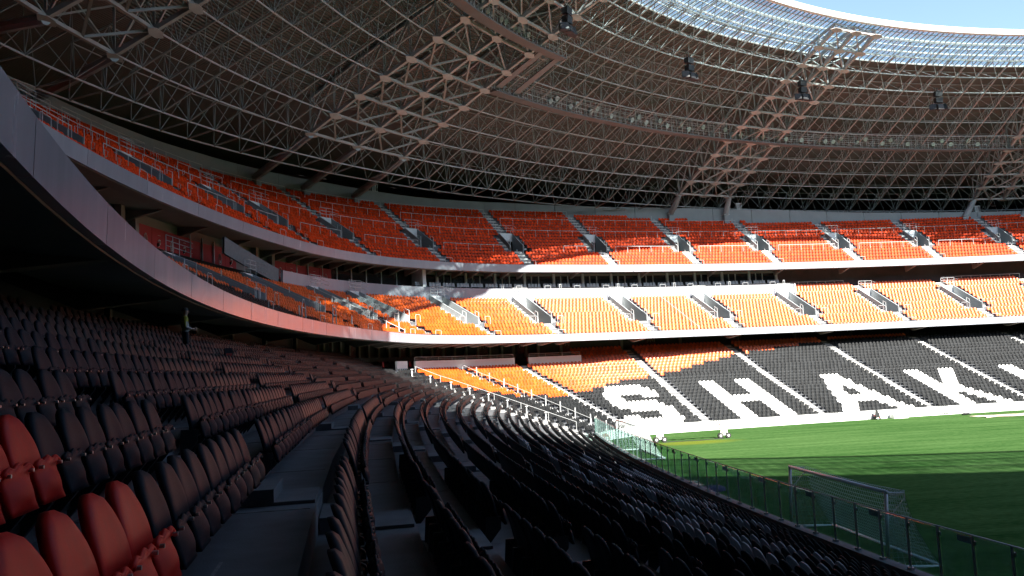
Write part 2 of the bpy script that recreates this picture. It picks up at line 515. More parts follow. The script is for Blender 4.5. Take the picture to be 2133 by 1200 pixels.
# the word on the far stand, drawn in white seats; row 0 is the front row (last string)
GLYPH = {
 'S': ["..XXXXXXXXX..", ".XXXXXXXXXXX.", "XXXXXXXXXXXXX", "XXXX.....XXXX", "XXXX.........", "XXXXXXXXXXX..", ".XXXXXXXXXXX.", "...XXXXXXXXXX", ".........XXXX", "XXXX.....XXXX", "XXXXXXXXXXXXX", ".XXXXXXXXXXX."],
 'H': ["XXXX.....XXXX"] * 5 + ["XXXXXXXXXXXXX"] * 2 + ["XXXX.....XXXX"] * 5,
 'A': ["......XXXXX......", "......XXXXX......", ".....XXXXXXX.....", ".....XXXXXXX.....", "....XXXX.XXXX....", "....XXX...XXX....", "...XXXX...XXXX...", "...XXXXXXXXXXX...", "..XXXXXXXXXXXXX..", "..XXXX.....XXXX..", ".XXXX.......XXXX.", "XXXX.........XXXX"],
 'K': ["XXXX.....XXXX", "XXXX....XXXX.", "XXXX...XXXX..", "XXXX..XXXX...", "XXXX.XXXX....", "XXXXXXXX.....", "XXXXXXXX.....", "XXXXXXXXX....", "XXXX..XXXX...", "XXXX...XXXX..", "XXXX....XXXX.", "XXXX.....XXXX"],
 'T': ["XXXXXXXXXXXXX"] * 3 + [".....XXXX...."] * 9,
}
# sections run with growing angle, that is from right to left as the pitch sees them
WORD = {97.65: 'S', 95.45: 'H', 93.3: 'A', 91.25: 'K', 89.15: 'H', 87.05: 'T', 85.0: 'A'}

ORB = ([60, 88.4, 88.6, 91.2, 91.3, 93.2, 93.35, 95.4, 97.6, 98.2, 106, 119, 125, 142, 150, 157.5, 158.4, 159.5, 160],
       [24.4, 24.4, 26, 26, 24.9, 24.9, 24.0, 20.8, 14.6, 13.2, 11.6, 10.0, 9.7, 10.8, 13.2, 15.5, 20.5, 24.3, 30])
def low_colour(k, phi_deg, s, j, n):
    """0 orange 1 black 2 white"""
    a0 = AISLE_LOW[s]
    if a0 in WORD and k < 12 or (a0 == 97.65 and k < 12):
        g = GLYPH[WORD[a0]][11 - k]; w = len(g)
        off = 0
        if a0 == 97.65:
            # the first letter stands close to the aisle of the wedge
            c = j - 3
        else:
            c = j - (n - w) // 2
        c = w - 1 - c            # angle grows to the left in the picture
        if 0 <= c < w and g[c] == 'X': return 2
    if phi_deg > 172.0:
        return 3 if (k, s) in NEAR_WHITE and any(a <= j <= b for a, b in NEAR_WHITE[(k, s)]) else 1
    return 0 if k >= np.interp(phi_deg, *ORB) else 1
def mid_colour(k, phi_deg):
    return 1 if k < np.interp(phi_deg, [168, 169.5, 172, 173, 174.5], [-1, 0.6, 2.2, 5, 9]) else 0
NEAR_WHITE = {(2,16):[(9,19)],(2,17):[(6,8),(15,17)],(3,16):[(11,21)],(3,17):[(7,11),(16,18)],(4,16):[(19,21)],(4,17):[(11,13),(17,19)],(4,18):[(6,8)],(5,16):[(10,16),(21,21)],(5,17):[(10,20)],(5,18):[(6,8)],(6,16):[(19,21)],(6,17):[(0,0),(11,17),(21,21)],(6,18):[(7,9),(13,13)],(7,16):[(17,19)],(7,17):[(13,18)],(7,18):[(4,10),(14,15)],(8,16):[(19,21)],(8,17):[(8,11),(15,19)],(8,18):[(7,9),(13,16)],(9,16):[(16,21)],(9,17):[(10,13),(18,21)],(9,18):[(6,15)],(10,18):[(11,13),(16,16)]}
# ------------------------------------------------------------------ ground and pitch
ALLPHI = np.radians(np.concatenate([np.arange(0, 360, 1.0)]))
b = MB()
b.add([(-420, -420, -0.12), (420, -420, -0.12), (420, 420, -0.12), (-420, 420, -0.12)], [(0, 1, 2, 3)])
tag(b.obj('ground', 'ground'), kind='structure')
b = MB()
ring = P3(LO, np.radians(np.arange(0, 360, 0.75)), 0.4, 0.0)
b.add(np.concatenate([ring, [[0, 0, 0]]]), [(i, (i + 1) % len(ring), len(ring)) for i in range(len(ring))])
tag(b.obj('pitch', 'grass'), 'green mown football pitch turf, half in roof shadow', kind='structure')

# ------------------------------------------------------------------ sweeps along the plan curves
def sweep(plan, phis, prof, closed=False):
    """prof: list of (d, z); returns verts, quads with the profile order kept"""
    n, m = len(phis), len(prof)
    v = np.stack([P3(plan, phis, d, z) for d, z in prof], 1).reshape(-1, 3)
    i = np.arange(n if closed else n - 1)[:, None]; j = np.arange(m - 1)[None]
    nx = (i + 1) % n
    q = np.stack([i * m + j, i * m + j + 1, nx * m + j + 1, nx * m + j], -1).reshape(-1, 4)
    return v, q

def sweep_obj(name, plan, phis, prof, m, parent=None, closed=False, loop=False):
    if loop: prof = list(prof) + [prof[0]]
    v, q = sweep(plan, phis, prof, closed)
    b = MB(); b.add(v, [tuple(x) for x in q])
    if not closed and loop:
        k = len(prof) - 1
        b.f.append(tuple(range(k))); b.mi.append(0)
        base = (len(phis) - 1) * len(prof)
        b.f.append(tuple(base + t for t in reversed(range(k)))); b.mi.append(0)
    return b.obj(name, m, parent)

def phis_with(a, b, step, extra=()):
    s = set(np.round(np.arange(a, b + 1e-6, step), 4)) | {round(a, 4), round(b, 4)} | {round(e, 4) for e in extra if a < e < b}
    return np.array(sorted(s))

def local_frame(plan, phid, d, z=0.0):
    """origin and axes: x along the row, y outward, z up"""
    ph = radians(phid); o = P3(plan, np.array(ph), d, z)
    n = np.array([cos(ph), sin(ph), 0]); x = np.array([sin(ph), -cos(ph), 0])
    R = np.stack([x, n, np.array([0, 0, 1.0])], 1)
    return o, R
def loc(o, R, pts):
    return np.asarray(o) + np.asarray(pts, float) @ R.T

def dphi(plan, phid, d, metres):
    return degrees(metres / (float(plan.rad(radians(phid))) + d))

# ------------------------------------------------------------------ the three tiers
def rows_of(tier, k):
    return rd(tier, k) - 0.75, rz(tier, k)

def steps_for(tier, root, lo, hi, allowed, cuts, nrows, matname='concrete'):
    """one terrace_step part per row; cuts: list of (phi0, phi1, r0, r1) openings"""
    for k in range(nrows):
        d0, z = rows_of(tier, k)
        zl = rz(tier, k - 1) if k else z - 0.15
        ks = [c for c in cuts if c[2] <= k <= c[3]]
        ph = phis_with(lo, hi, 1.0, [e for c in ks for e in c[:2]])
        mid = (ph[:-1] + ph[1:]) / 2
        ok = allowed(k, mid)
        for c in ks: ok &= ~((mid > c[0]) & (mid < c[1]))
        v, q = sweep(tier['plan'], np.radians(ph), [(d0 + (.24 if k == 0 and tier is not LOW else 0), zl), (d0 + (.24 if k == 0 and tier is not LOW else 0), z), (rd(tier, k + 1) - 0.75, z)])
        q = q.reshape(len(ph) - 1, 2, 4)[ok].reshape(-1, 4)
        if len(q) == 0: continue
        used = np.unique(q); mp = np.full(len(v), -1); mp[used] = np.arange(len(used))
        b = MB(); b.add(v[used], [tuple(x) for x in mp[q]]); b.obj('terrace_step', matname, root)

def stair_aisle(tier, root, phid, r0, r1, width=1.05, matname='stair', shift=0.0):
    b = MB()
    for k in range(r0, r1 + 1):
        d0, z = rows_of(tier, k)
        o, R = local_frame(tier['plan'], phid, d0, z)
        T, H = rd(tier, k + 1) - rd(tier, k), rz(tier, k + 1) - rz(tier, k)
        # painted tread surface with a half step in front of the next riser
        b.box(loc(o, R, [(shift, T * 0.27, 0.02)])[0], width, T * 0.5, 0.034, R)
        b.box(loc(o, R, [(shift, T * 0.75, H * 0.25 + 0.005)])[0], width, T * 0.46, H * 0.5, R)
    return b.obj('stair_aisle', matname, root)

def rail_run(plan, phs, d, z, h=1.0, r=0.028, post_gap=1.8, mid_rails=0, name='guard_rail', root=None, matname='rail', foot=0.0):
    pts = P3(plan, np.radians(phs), d, z)
    b = MB()
    b.tube(pts + (0, 0, h), r, 5)
    for i in range(mid_rails):
        b.tube(pts + (0, 0, h * (i + 1) / (mid_rails + 1)), r * 0.7, 4)
    seg = np.concatenate([[0], np.cumsum(np.hypot(*np.diff(pts[:, :2], axis=0).T))])
    n = max(1, int(round(seg[-1] / post_gap)))
    for s in np.linspace(0.0, seg[-1], n + 1):
        p = np.array([np.interp(s, seg, pts[:, i]) for i in range(3)])
        b.cyl(p - (0, 0, foot), p + (0, 0, h), r * 0.9, 5)
    return b.obj(name, matname, root)

def entrance_tunnel(tier, root, phid, r0, r1, hw=0.85, cap_rail=True):
    """stairwell opening cut into a tier: floor, two side walls, dark doorway, lintel, rails"""
    d0, z0 = rows_of(tier, r0); d1, z1 = rows_of(tier, r1)
    d1 += tier['T']; T, H = tier['T'], tier['H']; Ld = d1 - d0
    o, R = local_frame(tier['plan'], phid, d0, z0 - H)
    t = 0.14
    h = lambda y: H + y / T * H + 0.62
    b = MB()
    b.add(loc(o, R, [(-hw, 0, 0.01), (hw, 0, 0.01), (hw, Ld, 0.01), (-hw, Ld, 0.01)]), [(0, 1, 2, 3)])
    b.obj('tunnel_floor', 'tunnel', root)
    for s in (-1, 1):
        x0, x1 = s * hw, s * (hw + t)
        if s < 0: x0, x1 = x1, x0
        w = MB()
        w.hexa(loc(o, R, [(x0, 0, -0.3), (x1, 0, -0.3), (x1, Ld, -0.3), (x0, Ld, -0.3)]),
               loc(o, R, [(x0, 0, h(0)), (x1, 0, h(0)), (x1, Ld, h(Ld) * 0.97), (x0, Ld, h(Ld) * 0.97)]))
        w.obj('tunnel_side_wall', 'wallgrey', root)
    # back: doorway recess and lintel
    hb = h(Ld) * 0.97; door = min(2.15, hb - 0.35)
    bk = MB()
    bk.hexa(loc(o, R, [(-hw, Ld - 0.02, door), (hw, Ld - 0.02, door), (hw, Ld + 0.2, door), (-hw, Ld + 0.2, door)]),
            loc(o, R, [(-hw, Ld - 0.02, hb), (hw, Ld - 0.02, hb), (hw, Ld + 0.2, hb), (-hw, Ld + 0.2, hb)]))
    bk.obj('tunnel_lintel', 'white', root)
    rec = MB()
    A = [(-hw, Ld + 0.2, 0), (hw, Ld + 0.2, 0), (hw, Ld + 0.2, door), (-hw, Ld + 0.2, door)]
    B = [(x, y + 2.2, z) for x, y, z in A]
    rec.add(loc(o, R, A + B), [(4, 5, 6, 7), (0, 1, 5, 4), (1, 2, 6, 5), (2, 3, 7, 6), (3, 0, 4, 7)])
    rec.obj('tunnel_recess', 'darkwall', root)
    # handrails
    r = MB()
    for s in (-1, 1):
        x = s * (hw + t / 2)
        r.tube(loc(o, R, [(x, -0.05, 0.25), (x, -0.05, H + 1.15), (x, 0.55, H + 1.4), (x, 0.55, h(0.55) - .1)]), 0.03, 5)
    yb = Ld * 0.96
    if cap_rail:
        zt = hb
        for q in (0.35, 0.7, 1.05):
            r.tube(loc(o, R, [(-hw - t, yb - .9, zt + q - .35), (-hw - t, yb, zt + q), (hw + t, yb, zt + q), (hw + t, yb - .9, zt + q - .35)]), 0.024, 4)
        for x in (-hw - t, 0, hw + t):
            r.tube(loc(o, R, [(x, yb, zt - 0.1), (x, yb, zt + 1.05)]), 0.026, 4)
    r.obj('tunnel_handrail', 'rail', root)

# ---- lower tier
low = thing('lower_grandstand', 'lowest seating tier of stepped concrete round the pitch', 'grandstand')
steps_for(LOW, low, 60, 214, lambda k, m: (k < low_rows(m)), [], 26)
for a in AISLE_LOW:
    if 84 < a < 200:
        stair_aisle(LOW, low, a, 0, int(low_rows(np.array(a))) - 1, matname='concrete' if a > 170 else 'stair')  # shade of the near stairs put in as darker concrete; sunlit ones stay pale
# front wall and coping
wphi = np.radians(np.arange(60, 173.01, 1.0))
sweep_obj('front_wall', LO, wphi, [(-0.06, -0.05), (-0.06, 0.88), (0.06, 0.88), (0.06, -0.05)], 'white', low, loop=True)
sweep_obj('front_wall', LO, np.radians(np.arange(173.02, 214, 0.8)), [(-0.16, -0.05), (-0.16, 1.16), (0.2, 1.16), (0.2, 0.0)], 'concrete', low, loop=True)
# thin dark rail line on the far wall
b = MB(); b.tube(P3(LO, np.radians(np.arange(76, 123, 1.5)), 0.0, 0.97), 0.022, 4)
for e in np.arange(76, 123, 0.6): b.cyl(P3(LO, np.array(radians(e)), 0.0, 0.86), P3(LO, np.array(radians(e)), 0.0, 0.97), 0.018, 4)
b.obj('wall_rail', 'darksteel', low)
# concourse behind the last row
cphi = np.radians(np.arange(60, 214, 1.0))
zc = rz(LOW, 26)
sweep_obj('concourse_floor', LO, cphi, [(rd(LOW, 26) - .75, zc - .4), (rd(LOW, 26) - .75, zc), (40, zc)], 'concrete', low)
pphi = np.radians(np.arange(103, 170.01, 1.0)); zp = rz(LOW, 21) + 0.2
sweep_obj('platform_floor', LO, pphi, [(17.9, zp - .6), (17.9, zp), (23.2, zp), (23.2, zc)], 'concrete', low)
sweep_obj('platform_parapet', LO, np.radians(np.arange(121.2, 154.9, 0.9)), [(17.95, zp - .5), (17.95, zp + .95), (18.13, zp + .95), (18.13, zp - .5)], 'white', low, loop=True)
sweep_obj('platform_parapet', LO, np.radians(np.arange(158.2, 164.1, 0.5)), [(17.95, zp - .5), (17.95, zp + .95), (18.13, zp + .95), (18.13, zp - .5)], 'white', low, loop=True)
sweep_obj('platform_parapet', LO, np.radians(np.arange(103.2, 117.5, 0.7)), [(17.95, zp - .5), (17.95, zp + .95), (18.13, zp + .95), (18.13, zp - .5)], 'white', low, loop=True)
rail_run(LO, np.arange(103.5, 117.3, .5), 18.05, zp + .93, 0.4, 0.02, 2.0, 1, root=low)
rail_run(LO, np.arange(121.4, 154.6, .5), 18.05, zp + .93, 0.4, 0.02, 2.5, 1, root=low)
# back wall of the lower concourse with columns and posters
sweep_obj('concourse_wall', UP, np.radians(np.arange(60, 214, 1.0)), [(8.2, 7.6), (8.2, 13.6)], 'darkwall', low)
for a in np.arange(84, 178, 2.6):
    o, R = local_frame(UP, a, 7.9, 8.3)
    b = MB(); b.box(loc(o, R, [(0, 0, 2.2)])[0], 0.3, 0.3, 4.6, R); b.obj('concourse_column', 'soffit', low)
for a in (103.5, 107.2, 113, 121.5, 131, 140.5, 152, 162, 99.6):
    o, R = local_frame(UP, a, 8.06, 8.5)
    b = MB(); b.box(loc(o, R, [(0, 0, 1.15)])[0], 1.5, 0.05, 2.1, R); pz = b.obj('poster', 'poster', low)
    b = MB()
    for q in range(5):
        x0 = -0.5 + 0.25 * q
        b.tube(loc(o, R, [(x0, -0.035, 0.9 + 0.12 * (q % 2)), (x0 + .12, -0.035, 1.35 + .1 * ((q * 2) % 3)), (x0 + .05, -0.035, 1.75 - .08 * q)]), 0.03, 4)
    b.obj('poster_print', 'emblem', pz)
# joints in the walkway slabs next to the camera
for k in range(12, 20):
    d0, z = rows_of(LOW, k); d1 = rd(LOW, k + 1) - .75
    for a in np.arange(180.3 + .13 * (k % 3), 187, 0.62):
        o, R = local_frame(LO, a, d0 + .02, z)
        b = MB(); b.box(loc(o, R, [(0, (d1 - d0) / 2, .003)])[0], .018, d1 - d0 - .06, .006, R); b.obj('floor_joint', 'sealant', low)
    b = MB(); v_, q_ = sweep(LO, np.radians(np.arange(185.3, 187.2, .25)), [(d0 + .56, z + .002), (d0 + .56, z + .007), (d0 + .585, z + .007), (d0 + .585, z + .002)])
    b.add(v_, [tuple(x) for x in q_]); b.obj('floor_joint', 'sealant', low)
# ---- middle tier
mid = thing('middle_grandstand', 'middle seating tier with pale fascia and concrete steps', 'grandstand')
VOM_MID = [a for a in AISLE_MID if 80 < a < 183]
cuts = [(a - dphi(UP, a, 8, 1.0), a + dphi(UP, a, 8, 1.0), 5, 11) for a in VOM_MID]
steps_for(MID, mid, 60, 214, lambda k, m: (k < 12) | (m < VIP), cuts, 15)
for a in AISLE_MID:
    if 80 < a < 192:
        stair_aisle(MID, mid, a, 0, 4)
        stair_aisle(MID, mid, a, 5, 11, 0.55, shift=-1.32); stair_aisle(MID, mid, a, 5, 11, 0.55, shift=1.32)
        if a < VIP: stair_aisle(MID, mid, a, 12, 14)
for a in VOM_MID: entrance_tunnel(MID, mid, a, 5, 11, cap_rail=True)
# fascia: one panel after the other
def fascia(root, plan, lo, hi, length, d_top, z_top, d_bot, z_bot, thick=0.22):
    a = lo
    while a < hi:
        st = degrees(length / (float(plan.rad(radians(a))) + d_top))
        e = min(a + st, hi)
        ph = np.radians(np.linspace(a + 0.008, e - 0.008, max(2, int((e - a) / 0.9) + 2)))
        sweep_obj('fascia_panel', plan, ph, [(d_bot, z_bot), (d_top, z_top), (d_top + thick, z_top), (d_bot + thick, z_bot)], 'fascia', root, loop=True)
        a = e
fascia(mid, UP, 72, 208, 5.6, -0.03, 10.5, 0.0, 9.7)
b = MB(); b.tube(P3(UP, np.radians(np.arange(72, 208, 1.0)), 0.1, 10.53), 0.03, 4); b.obj('fascia_rail', 'darksteel', mid)
sweep_obj('soffit', UP, np.radians(np.arange(60, 214, 1.0)), [(0.18, 9.69), (0.2, 9.66), (3.2, 9.95), (8.4, 12.4), (14.6, 15.2)], 'soffit', mid)
for a in np.arange(84, 200, 4.2):
    ph = [a, a + dphi(UP, a, 4, .45)]
    v = []
    for e in ph:
        v += [P3(UP, np.array(radians(e)), d, z) for d, z in ((0.35, 9.68), (3.2, 9.93), (8.2, 12.3), (8.2, 11.6), (3.2, 9.4))]
    b = MB(); b.add(v, [(0, 1, 4), (1, 2, 3, 4), (9, 6, 5), (9, 8, 7, 6), (4, 3, 8, 9), (0, 4, 9, 5)]); b.obj('raker_beam', 'soffit', mid)
# white parapet of the boxes and the sloping end of it
sweep_obj('parapet', UP, np.radians(np.arange(VIP + .05, 163.3, 0.9)), [(10.72, 14.9), (10.66, 16.72), (10.9, 16.72), (10.9, 14.9)], 'fascia', mid, loop=True)
ph = np.radians(np.linspace(163.3, 167.5, 7))
v = []
for i, e in enumerate(ph):
    zz = 16.72 + 1.5 * i / 6
    v += [P3(UP, np.array(e), 10.7, zz - 1.3), P3(UP, np.array(e), 10.66, zz), P3(UP, np.array(e), 10.9, zz), P3(UP, np.array(e), 10.9, zz - 1.3)]
b = MB(); b.add(v, [(i * 4 + j, i * 4 + (j + 1) % 4, i * 4 + (j + 1) % 4 + 4, i * 4 + j + 4) for i in range(6) for j in range(4)]); b.obj('parapet_ramp', 'tunnel', mid)  # dark grey colour puts the shade on this sloping wall
# balcony floor behind the parapet
sweep_obj('balcony_floor', UP, np.radians(np.arange(VIP, 214, 0.9)), [(10.9, 15.95), (14.8, 15.95)], 'concrete', mid)
sweep_obj('balcony_floor', UP, np.radians(np.arange(60, VIP + .1, 0.9)), [(0.75 + .87 * 15 - .75, 15.9), (0.75 + .87 * 15 - .75, 16.15), (15.5, 16.15)], 'concrete', mid)
o, R = local_frame(UP, VIP, 10.7, 15.0)
b = MB(); b.hexa(loc(o, R, [(0, 0, 0), (.2, 0, 0), (.2, 3.2, 0), (0, 3.2, 0)]), loc(o, R, [(0, 0, 1.72), (.2, 0, 1.72), (.2, 3.2, 1.95), (0, 3.2, 1.95)])); b.obj('parapet_return', 'white', mid)
for a0, a1 in ((93.6, VIP - .2), (85.5, 89.0)):
    rail_run(UP, np.linspace(a0, a1, 8), 12.95, 16.2, 0.95, 0.028, 1.4, 0, root=mid)
# small hoop rails at the front of the aisles
def hoop(root, plan, phid, d, z, w=0.9, h=0.85, name='hoop_rail'):
    o, R = local_frame(plan, phid, d, z)
    b = MB(); b.tube(loc(o, R, [(-w / 2, 0, 0), (-w / 2, 0, h - .06), (-w / 2 + .06, 0, h), (w / 2 - .06, 0, h), (w / 2, 0, h - .06), (w / 2, 0, 0)]), 0.023, 5)
    return b.obj(name, 'rail', root)
for a in AISLE_MID:
    if 84 < a < 180:
        hoop(mid, UP, a + dphi(UP, a, .3, .2), 0.22, 10.45, 1.0, 0.55)
        for s in (-1, 1):
            o_ = a + s * dphi(UP, a, 6, 1.95)
            hoop(mid, UP, o_, 0.75 + .87 * 4 - .3, 9.93 + .44 * 4, 0.75, 1.15)
for a in AISLE_MID:
    if 150 < a < 176:
        for r in (2, 5, 8):
            d0, z = rows_of(MID, r); o, R = local_frame(UP, a - dphi(UP, a, d0, .75), d0 + .3, z)
            b = MB(); b.cyl(o, o + (0, 0, 1.0), 0.045, 6); b.obj('aisle_post', 'rail', mid)
for a in (170.2, 173.6):
    d0, z = rows_of(MID, 1); o, R = local_frame(UP, a, 0.25, 10.45)
    b = MB(); b.tube(loc(o, R, [(-.45, 0, 0), (-.4, 0, .8), (-.1, 0, 1.25), (.1, 0, 1.25), (.4, 0, .8), (.45, 0, 0)]), .035, 6); b.tube(loc(o, R, [(-.4, 0, .75), (.4, 0, .75)]), .028, 5)
    b.obj('pointed_hoop_rail', 'rail', mid)
for ph_, r1_ in ((102.7, 11), (160.5, 10)):
    pts = []
    for k in range(0, r1_ + 1):
        d0, z = rows_of(MID, k); pts.append(P3(UP, np.array(radians(ph_)), d0 + .35, z + .92))
    b = MB(); b.tube(pts, .03, 5)
    for p in pts[::2]: b.cyl(p - (0, 0, .92), p + (0, 0, .12), .04, 5)
    b.obj('block_divider_rail', 'rail', mid)

# ---- upper tier
upr = thing('upper_grandstand', 'steep topmost seating tier below the roof', 'grandstand')
VOM_UPR = [a for a in AISLE_UPR if 80 < a < 190]
cuts = [(a - dphi(UP, a, 15, 1.0), a + dphi(UP, a, 15, 1.0), 5, 8) for a in VOM_UPR]
allow_up = lambda k, m: (UPR['D0'] + UPR['T'] * k + 0.05) < upper_wall_d(m) - 0.05
steps_for(UPR, upr, 60, 214, allow_up, cuts, 18)
for a in AISLE_UPR:
    if 80 < a < 192:
        top = max(k for k in range(18) if allow_up(k, np.array(a)))
        stair_aisle(UPR, upr, a, 0, 4); stair_aisle(UPR, upr, a, 9, top)
        stair_aisle(UPR, upr, a, 5, 8, 0.55, shift=1.32); stair_aisle(UPR, upr, a, 5, 8, 0.55, shift=-1.32)
for a in VOM_UPR: entrance_tunnel(UPR, upr, a, 5, 8)
fascia(upr, UP, 72, 208, 7.5, 9.88, 19.62, 9.95, 18.72, 0.2)
sweep_obj('soffit', UP, np.radians(np.arange(60, 214, 1.0)), [(10.1, 18.74), (10.14, 18.7), (11.4, 18.84), (13.2, 18.95), (16.5, 19.3)], 'soffit', upr)
for a in np.arange(84.2, 200, 3.1):
    v = []
    for e in (a, a + dphi(UP, a, 11, .3)):
        v += [P3(UP, np.array(radians(e)), d, z) for d, z in ((11.3, 18.82), (14.0, 18.98), (14.0, 18.2))]
    b = MB(); b.add(v, [(0, 1, 2), (5, 4, 3), (0, 2, 5, 3)]); b.obj('soffit_rib', 'soffit', upr)
# wall behind the last row, in panels
a = 70.0
while a < 208:
    e = a + degrees(6.2 / (float(UP.rad(radians(a))) + 24)); ph = np.linspace(a + .01, e - .01, 4)
    v = []
    for q in ph:
        d = upper_wall_d(q); zt = upper_wall_z(q)
        v += [P3(UP, np.array(radians(q)), d, 25.0), P3(UP, np.array(radians(q)), d, zt), P3(UP, np.array(radians(q)), d + .25, zt), P3(UP, np.array(radians(q)), d + .25, 25.0)]
    b = MB(); b.add(v, [(i * 4 + j, i * 4 + j + 1, i * 4 + j + 5, i * 4 + j + 4) for i in range(3) for j in range(3)] + [(3, 2, 1, 0), (12, 13, 14, 15)])
    b.obj('back_wall_panel', 'wallgrey', upr)
    a = e
# cross rails between the blocks
for s in range(len(AISLE_UPR) - 1):
    a0, a1 = AISLE_UPR[s], AISLE_UPR[s + 1]
    if a0 < 80 or a1 > 186: continue
    for k in (4, 9, 13, 16):
        if not allow_up(k + 1, np.array((a0 + a1) / 2)): continue
        d0, z = rows_of(UPR, k); w = dphi(UP, a0, d0, 1.9 if k in (4,) else 0.7); w1 = dphi(UP, a1, d0, 1.9 if k in (4,) else 0.7)
        n = max(3, int((a1 - a0) / 1.0))
        rail_run(UP, np.linspace(a0 + w, a1 - w1, n), d0 + .04, z, 1.02, 0.03, 1.75, 0, root=upr)
    hoop(upr, UP, a0, 9.95, 19.55, 1.1, 0.6)
# short posts with a loop beside each stair
for a in AISLE_UPR:
    if 84 < a < 180:
        for k in (1, 2, 3, 10, 11, 12, 14, 15):
            b = MB()
            if not allow_up(k, np.array(a)): continue
            d0, z = rows_of(UPR, k); o, R = local_frame(UP, a, d0 + .3, z)
            b.tube(loc(o, R, [(-.62, 0, 0), (-.62, 0, .95), (-.62, -.22, .8), (-.62, -.16, .5), (-.62, 0, .45)]), 0.025, 4)
            b.obj('stair_post', 'rail', upr)

# ------------------------------------------------------------------ box front between middle and upper tier
box = thing('glazed_facade', 'glazed box front with white posts and red panels under the upper tier', 'facade')
FD = 13.7
ZB, ZT = 15.95, 18.92
def panel(phid, w, z0, z1, d, th, m, name, parent):
    o, R = local_frame(UP, phid, d, 0)
    b = MB(); b.box(loc(o, R, [(0, 0, (z0 + z1) / 2)])[0], w, th, z1 - z0, R)
    return b.obj(name, m, parent)
a = VIP + 0.3
i = 0
while a < 129.0:
    wd = 4.2; st = degrees(wd / (float(UP.rad(radians(a))) + FD)); per = st / wd
    panel(a, 0.30, ZB, ZT, FD, 0.4, 'mullion', 'wall_pier', box)
    panel(a + per * 1.10, 1.85, ZB, ZT, FD + .08, 0.05, 'boxglass', 'window_pane', box)
    panel(a + per * 2.10, 0.10, ZB, ZT, FD + .05, 0.14, 'mullion', 'window_mullion', box)
    panel(a + per * 2.62, 0.90, ZB, ZT, FD + .08, 0.05, 'boxglass', 'window_pane', box)
    panel(a + per * 3.12, 0.09, ZB, ZT, FD + .05, 0.14, 'mullion', 'window_mullion', box)
    panel(a + per * 3.55, 0.74, ZB, ZT - .3, FD + .1, 0.05, 'boxglass', 'door_glass', box)
    panel(a + per * 2.0, 3.8, ZT - .3, ZT, FD + .02, 0.1, 'soffit', 'lintel', box)
    a += st; i += 1
panel(129.4, 0.5, ZB, ZT, FD - 0.9, 2.2, 'mullion', 'wall_pier', box)
# darker glass and then the red printed panels
for a0, a1 in ((129.7, 146.0),):
    a = a0
    while a < a1:
        st = degrees(2.3 / (float(UP.rad(radians(a))) + FD))
        panel(a + st / 2, 2.2, ZB, ZT, FD + .1, 0.06, 'boxglass', 'window_pane', box)
        panel(a + st, 0.1, ZB, ZT, FD + .05, 0.14, 'mullion', 'window_mullion', box)
        a += st
def crest(o, R, par, zc):
    b = MB(); n = 22
    ring = []
    for t in range(n + 1):
        q = 2 * pi * t / n
        ring.append((0.24 * sin(q) * (1 - 0.35 * max(0, cos(q)) ** 2), -0.045, zc + 0.52 * cos(q) * (1.0 if cos(q) > 0 else .8)))
    b.tube(loc(o, R, ring), 0.028, 4, cap=False)
    b.obj('crest_outline', 'emblem', par)
    b = MB(); b.tube(loc(o, R, [(-.12, -.045, zc - .1), (.12, -.045, zc - .1)]), .05, 4); b.tube(loc(o, R, [(-.09, -.045, zc - .22), (.09, -.045, zc - .22)]), .045, 4)
    b.tube(loc(o, R, [(-.05, -.045, zc + .1), (0, -.045, zc + .3), (.05, -.045, zc + .1)]), .03, 4); b.obj('crest_device', 'emblem', par)
def swirl(o, R, par, zc):
    b = MB(); b.tube(loc(o, R, [(-.16, -.045, zc + .18), (-.02, -.045, zc + .3), (.14, -.045, zc + .24), (.16, -.045, zc + .08), (.02, -.045, zc - .1), (-.1, -.045, zc - .22)]), [.05, .05, .05, .05, .04, .03], 4); b.obj('printed_mark', 'emblem', par)
    b = MB(); b.tube(loc(o, R, [(-.2, -.045, zc + .0), (-.05, -.045, zc + .06), (.0, -.045, zc - .08), (-.16, -.045, zc - .16), (-.2, -.045, zc)]), .06, 4); b.obj('printed_shadow', 'emblemdark', par)
    b = MB(); b.tube(loc(o, R, [(-.22, -.045, zc - .42), (.2, -.045, zc - .42)]), .045, 4); b.tube(loc(o, R, [(-.18, -.045, zc + .62), (.18, -.045, zc + .62)]), .02, 4); b.obj('printed_line', 'emblem', par)
a = 146.3; i = 0
PIER = [161.8, 171.4, 180.5]
while a < 186:
    st = degrees(1.9 / (float(UP.rad(radians(a))) + FD)); c = a + st / 2
    if any(abs(c - q) < st * .7 for q in PIER):
        panel(c, 0.5, ZB, ZT + .2, FD - .2, 0.5, 'soffit', 'wall_pier', box)
    elif i in (2, 5, 9, 10):
        panel(c, 1.7, ZB, ZB + 2.3, FD + .12, 0.05, 'redpanel' if i != 5 else 'boxglass', 'door', box)
        panel(c - st / 2, 0.08, ZB, ZT - .3, FD, 0.12, 'mullion', 'door_jamb', box); panel(c + st / 2, 0.08, ZB, ZT - .3, FD, 0.12, 'mullion', 'door_jamb', box)
    else:
        p = panel(c, 1.86, ZB, ZB + 2.35, FD + .02, 0.05, 'redpanel', 'red_panel', box)
        o, R = local_frame(UP, c, FD - .01, 0)
        (crest if i % 2 == 0 else swirl)(o, R, p, ZB + 1.25)
    a += st; i += 1
sweep_obj('upper_band', UP, np.radians(np.arange(129.5, 190, .9)), [(FD + .16, ZB), (FD + .16, ZT + .2)], 'soffit', box)
sweep_obj('back_room_wall', UP, np.radians(np.arange(60, 129.6, .9)), [(FD + .9, ZB - .5), (FD + .9, ZT + .3)], 'darkwall', box)
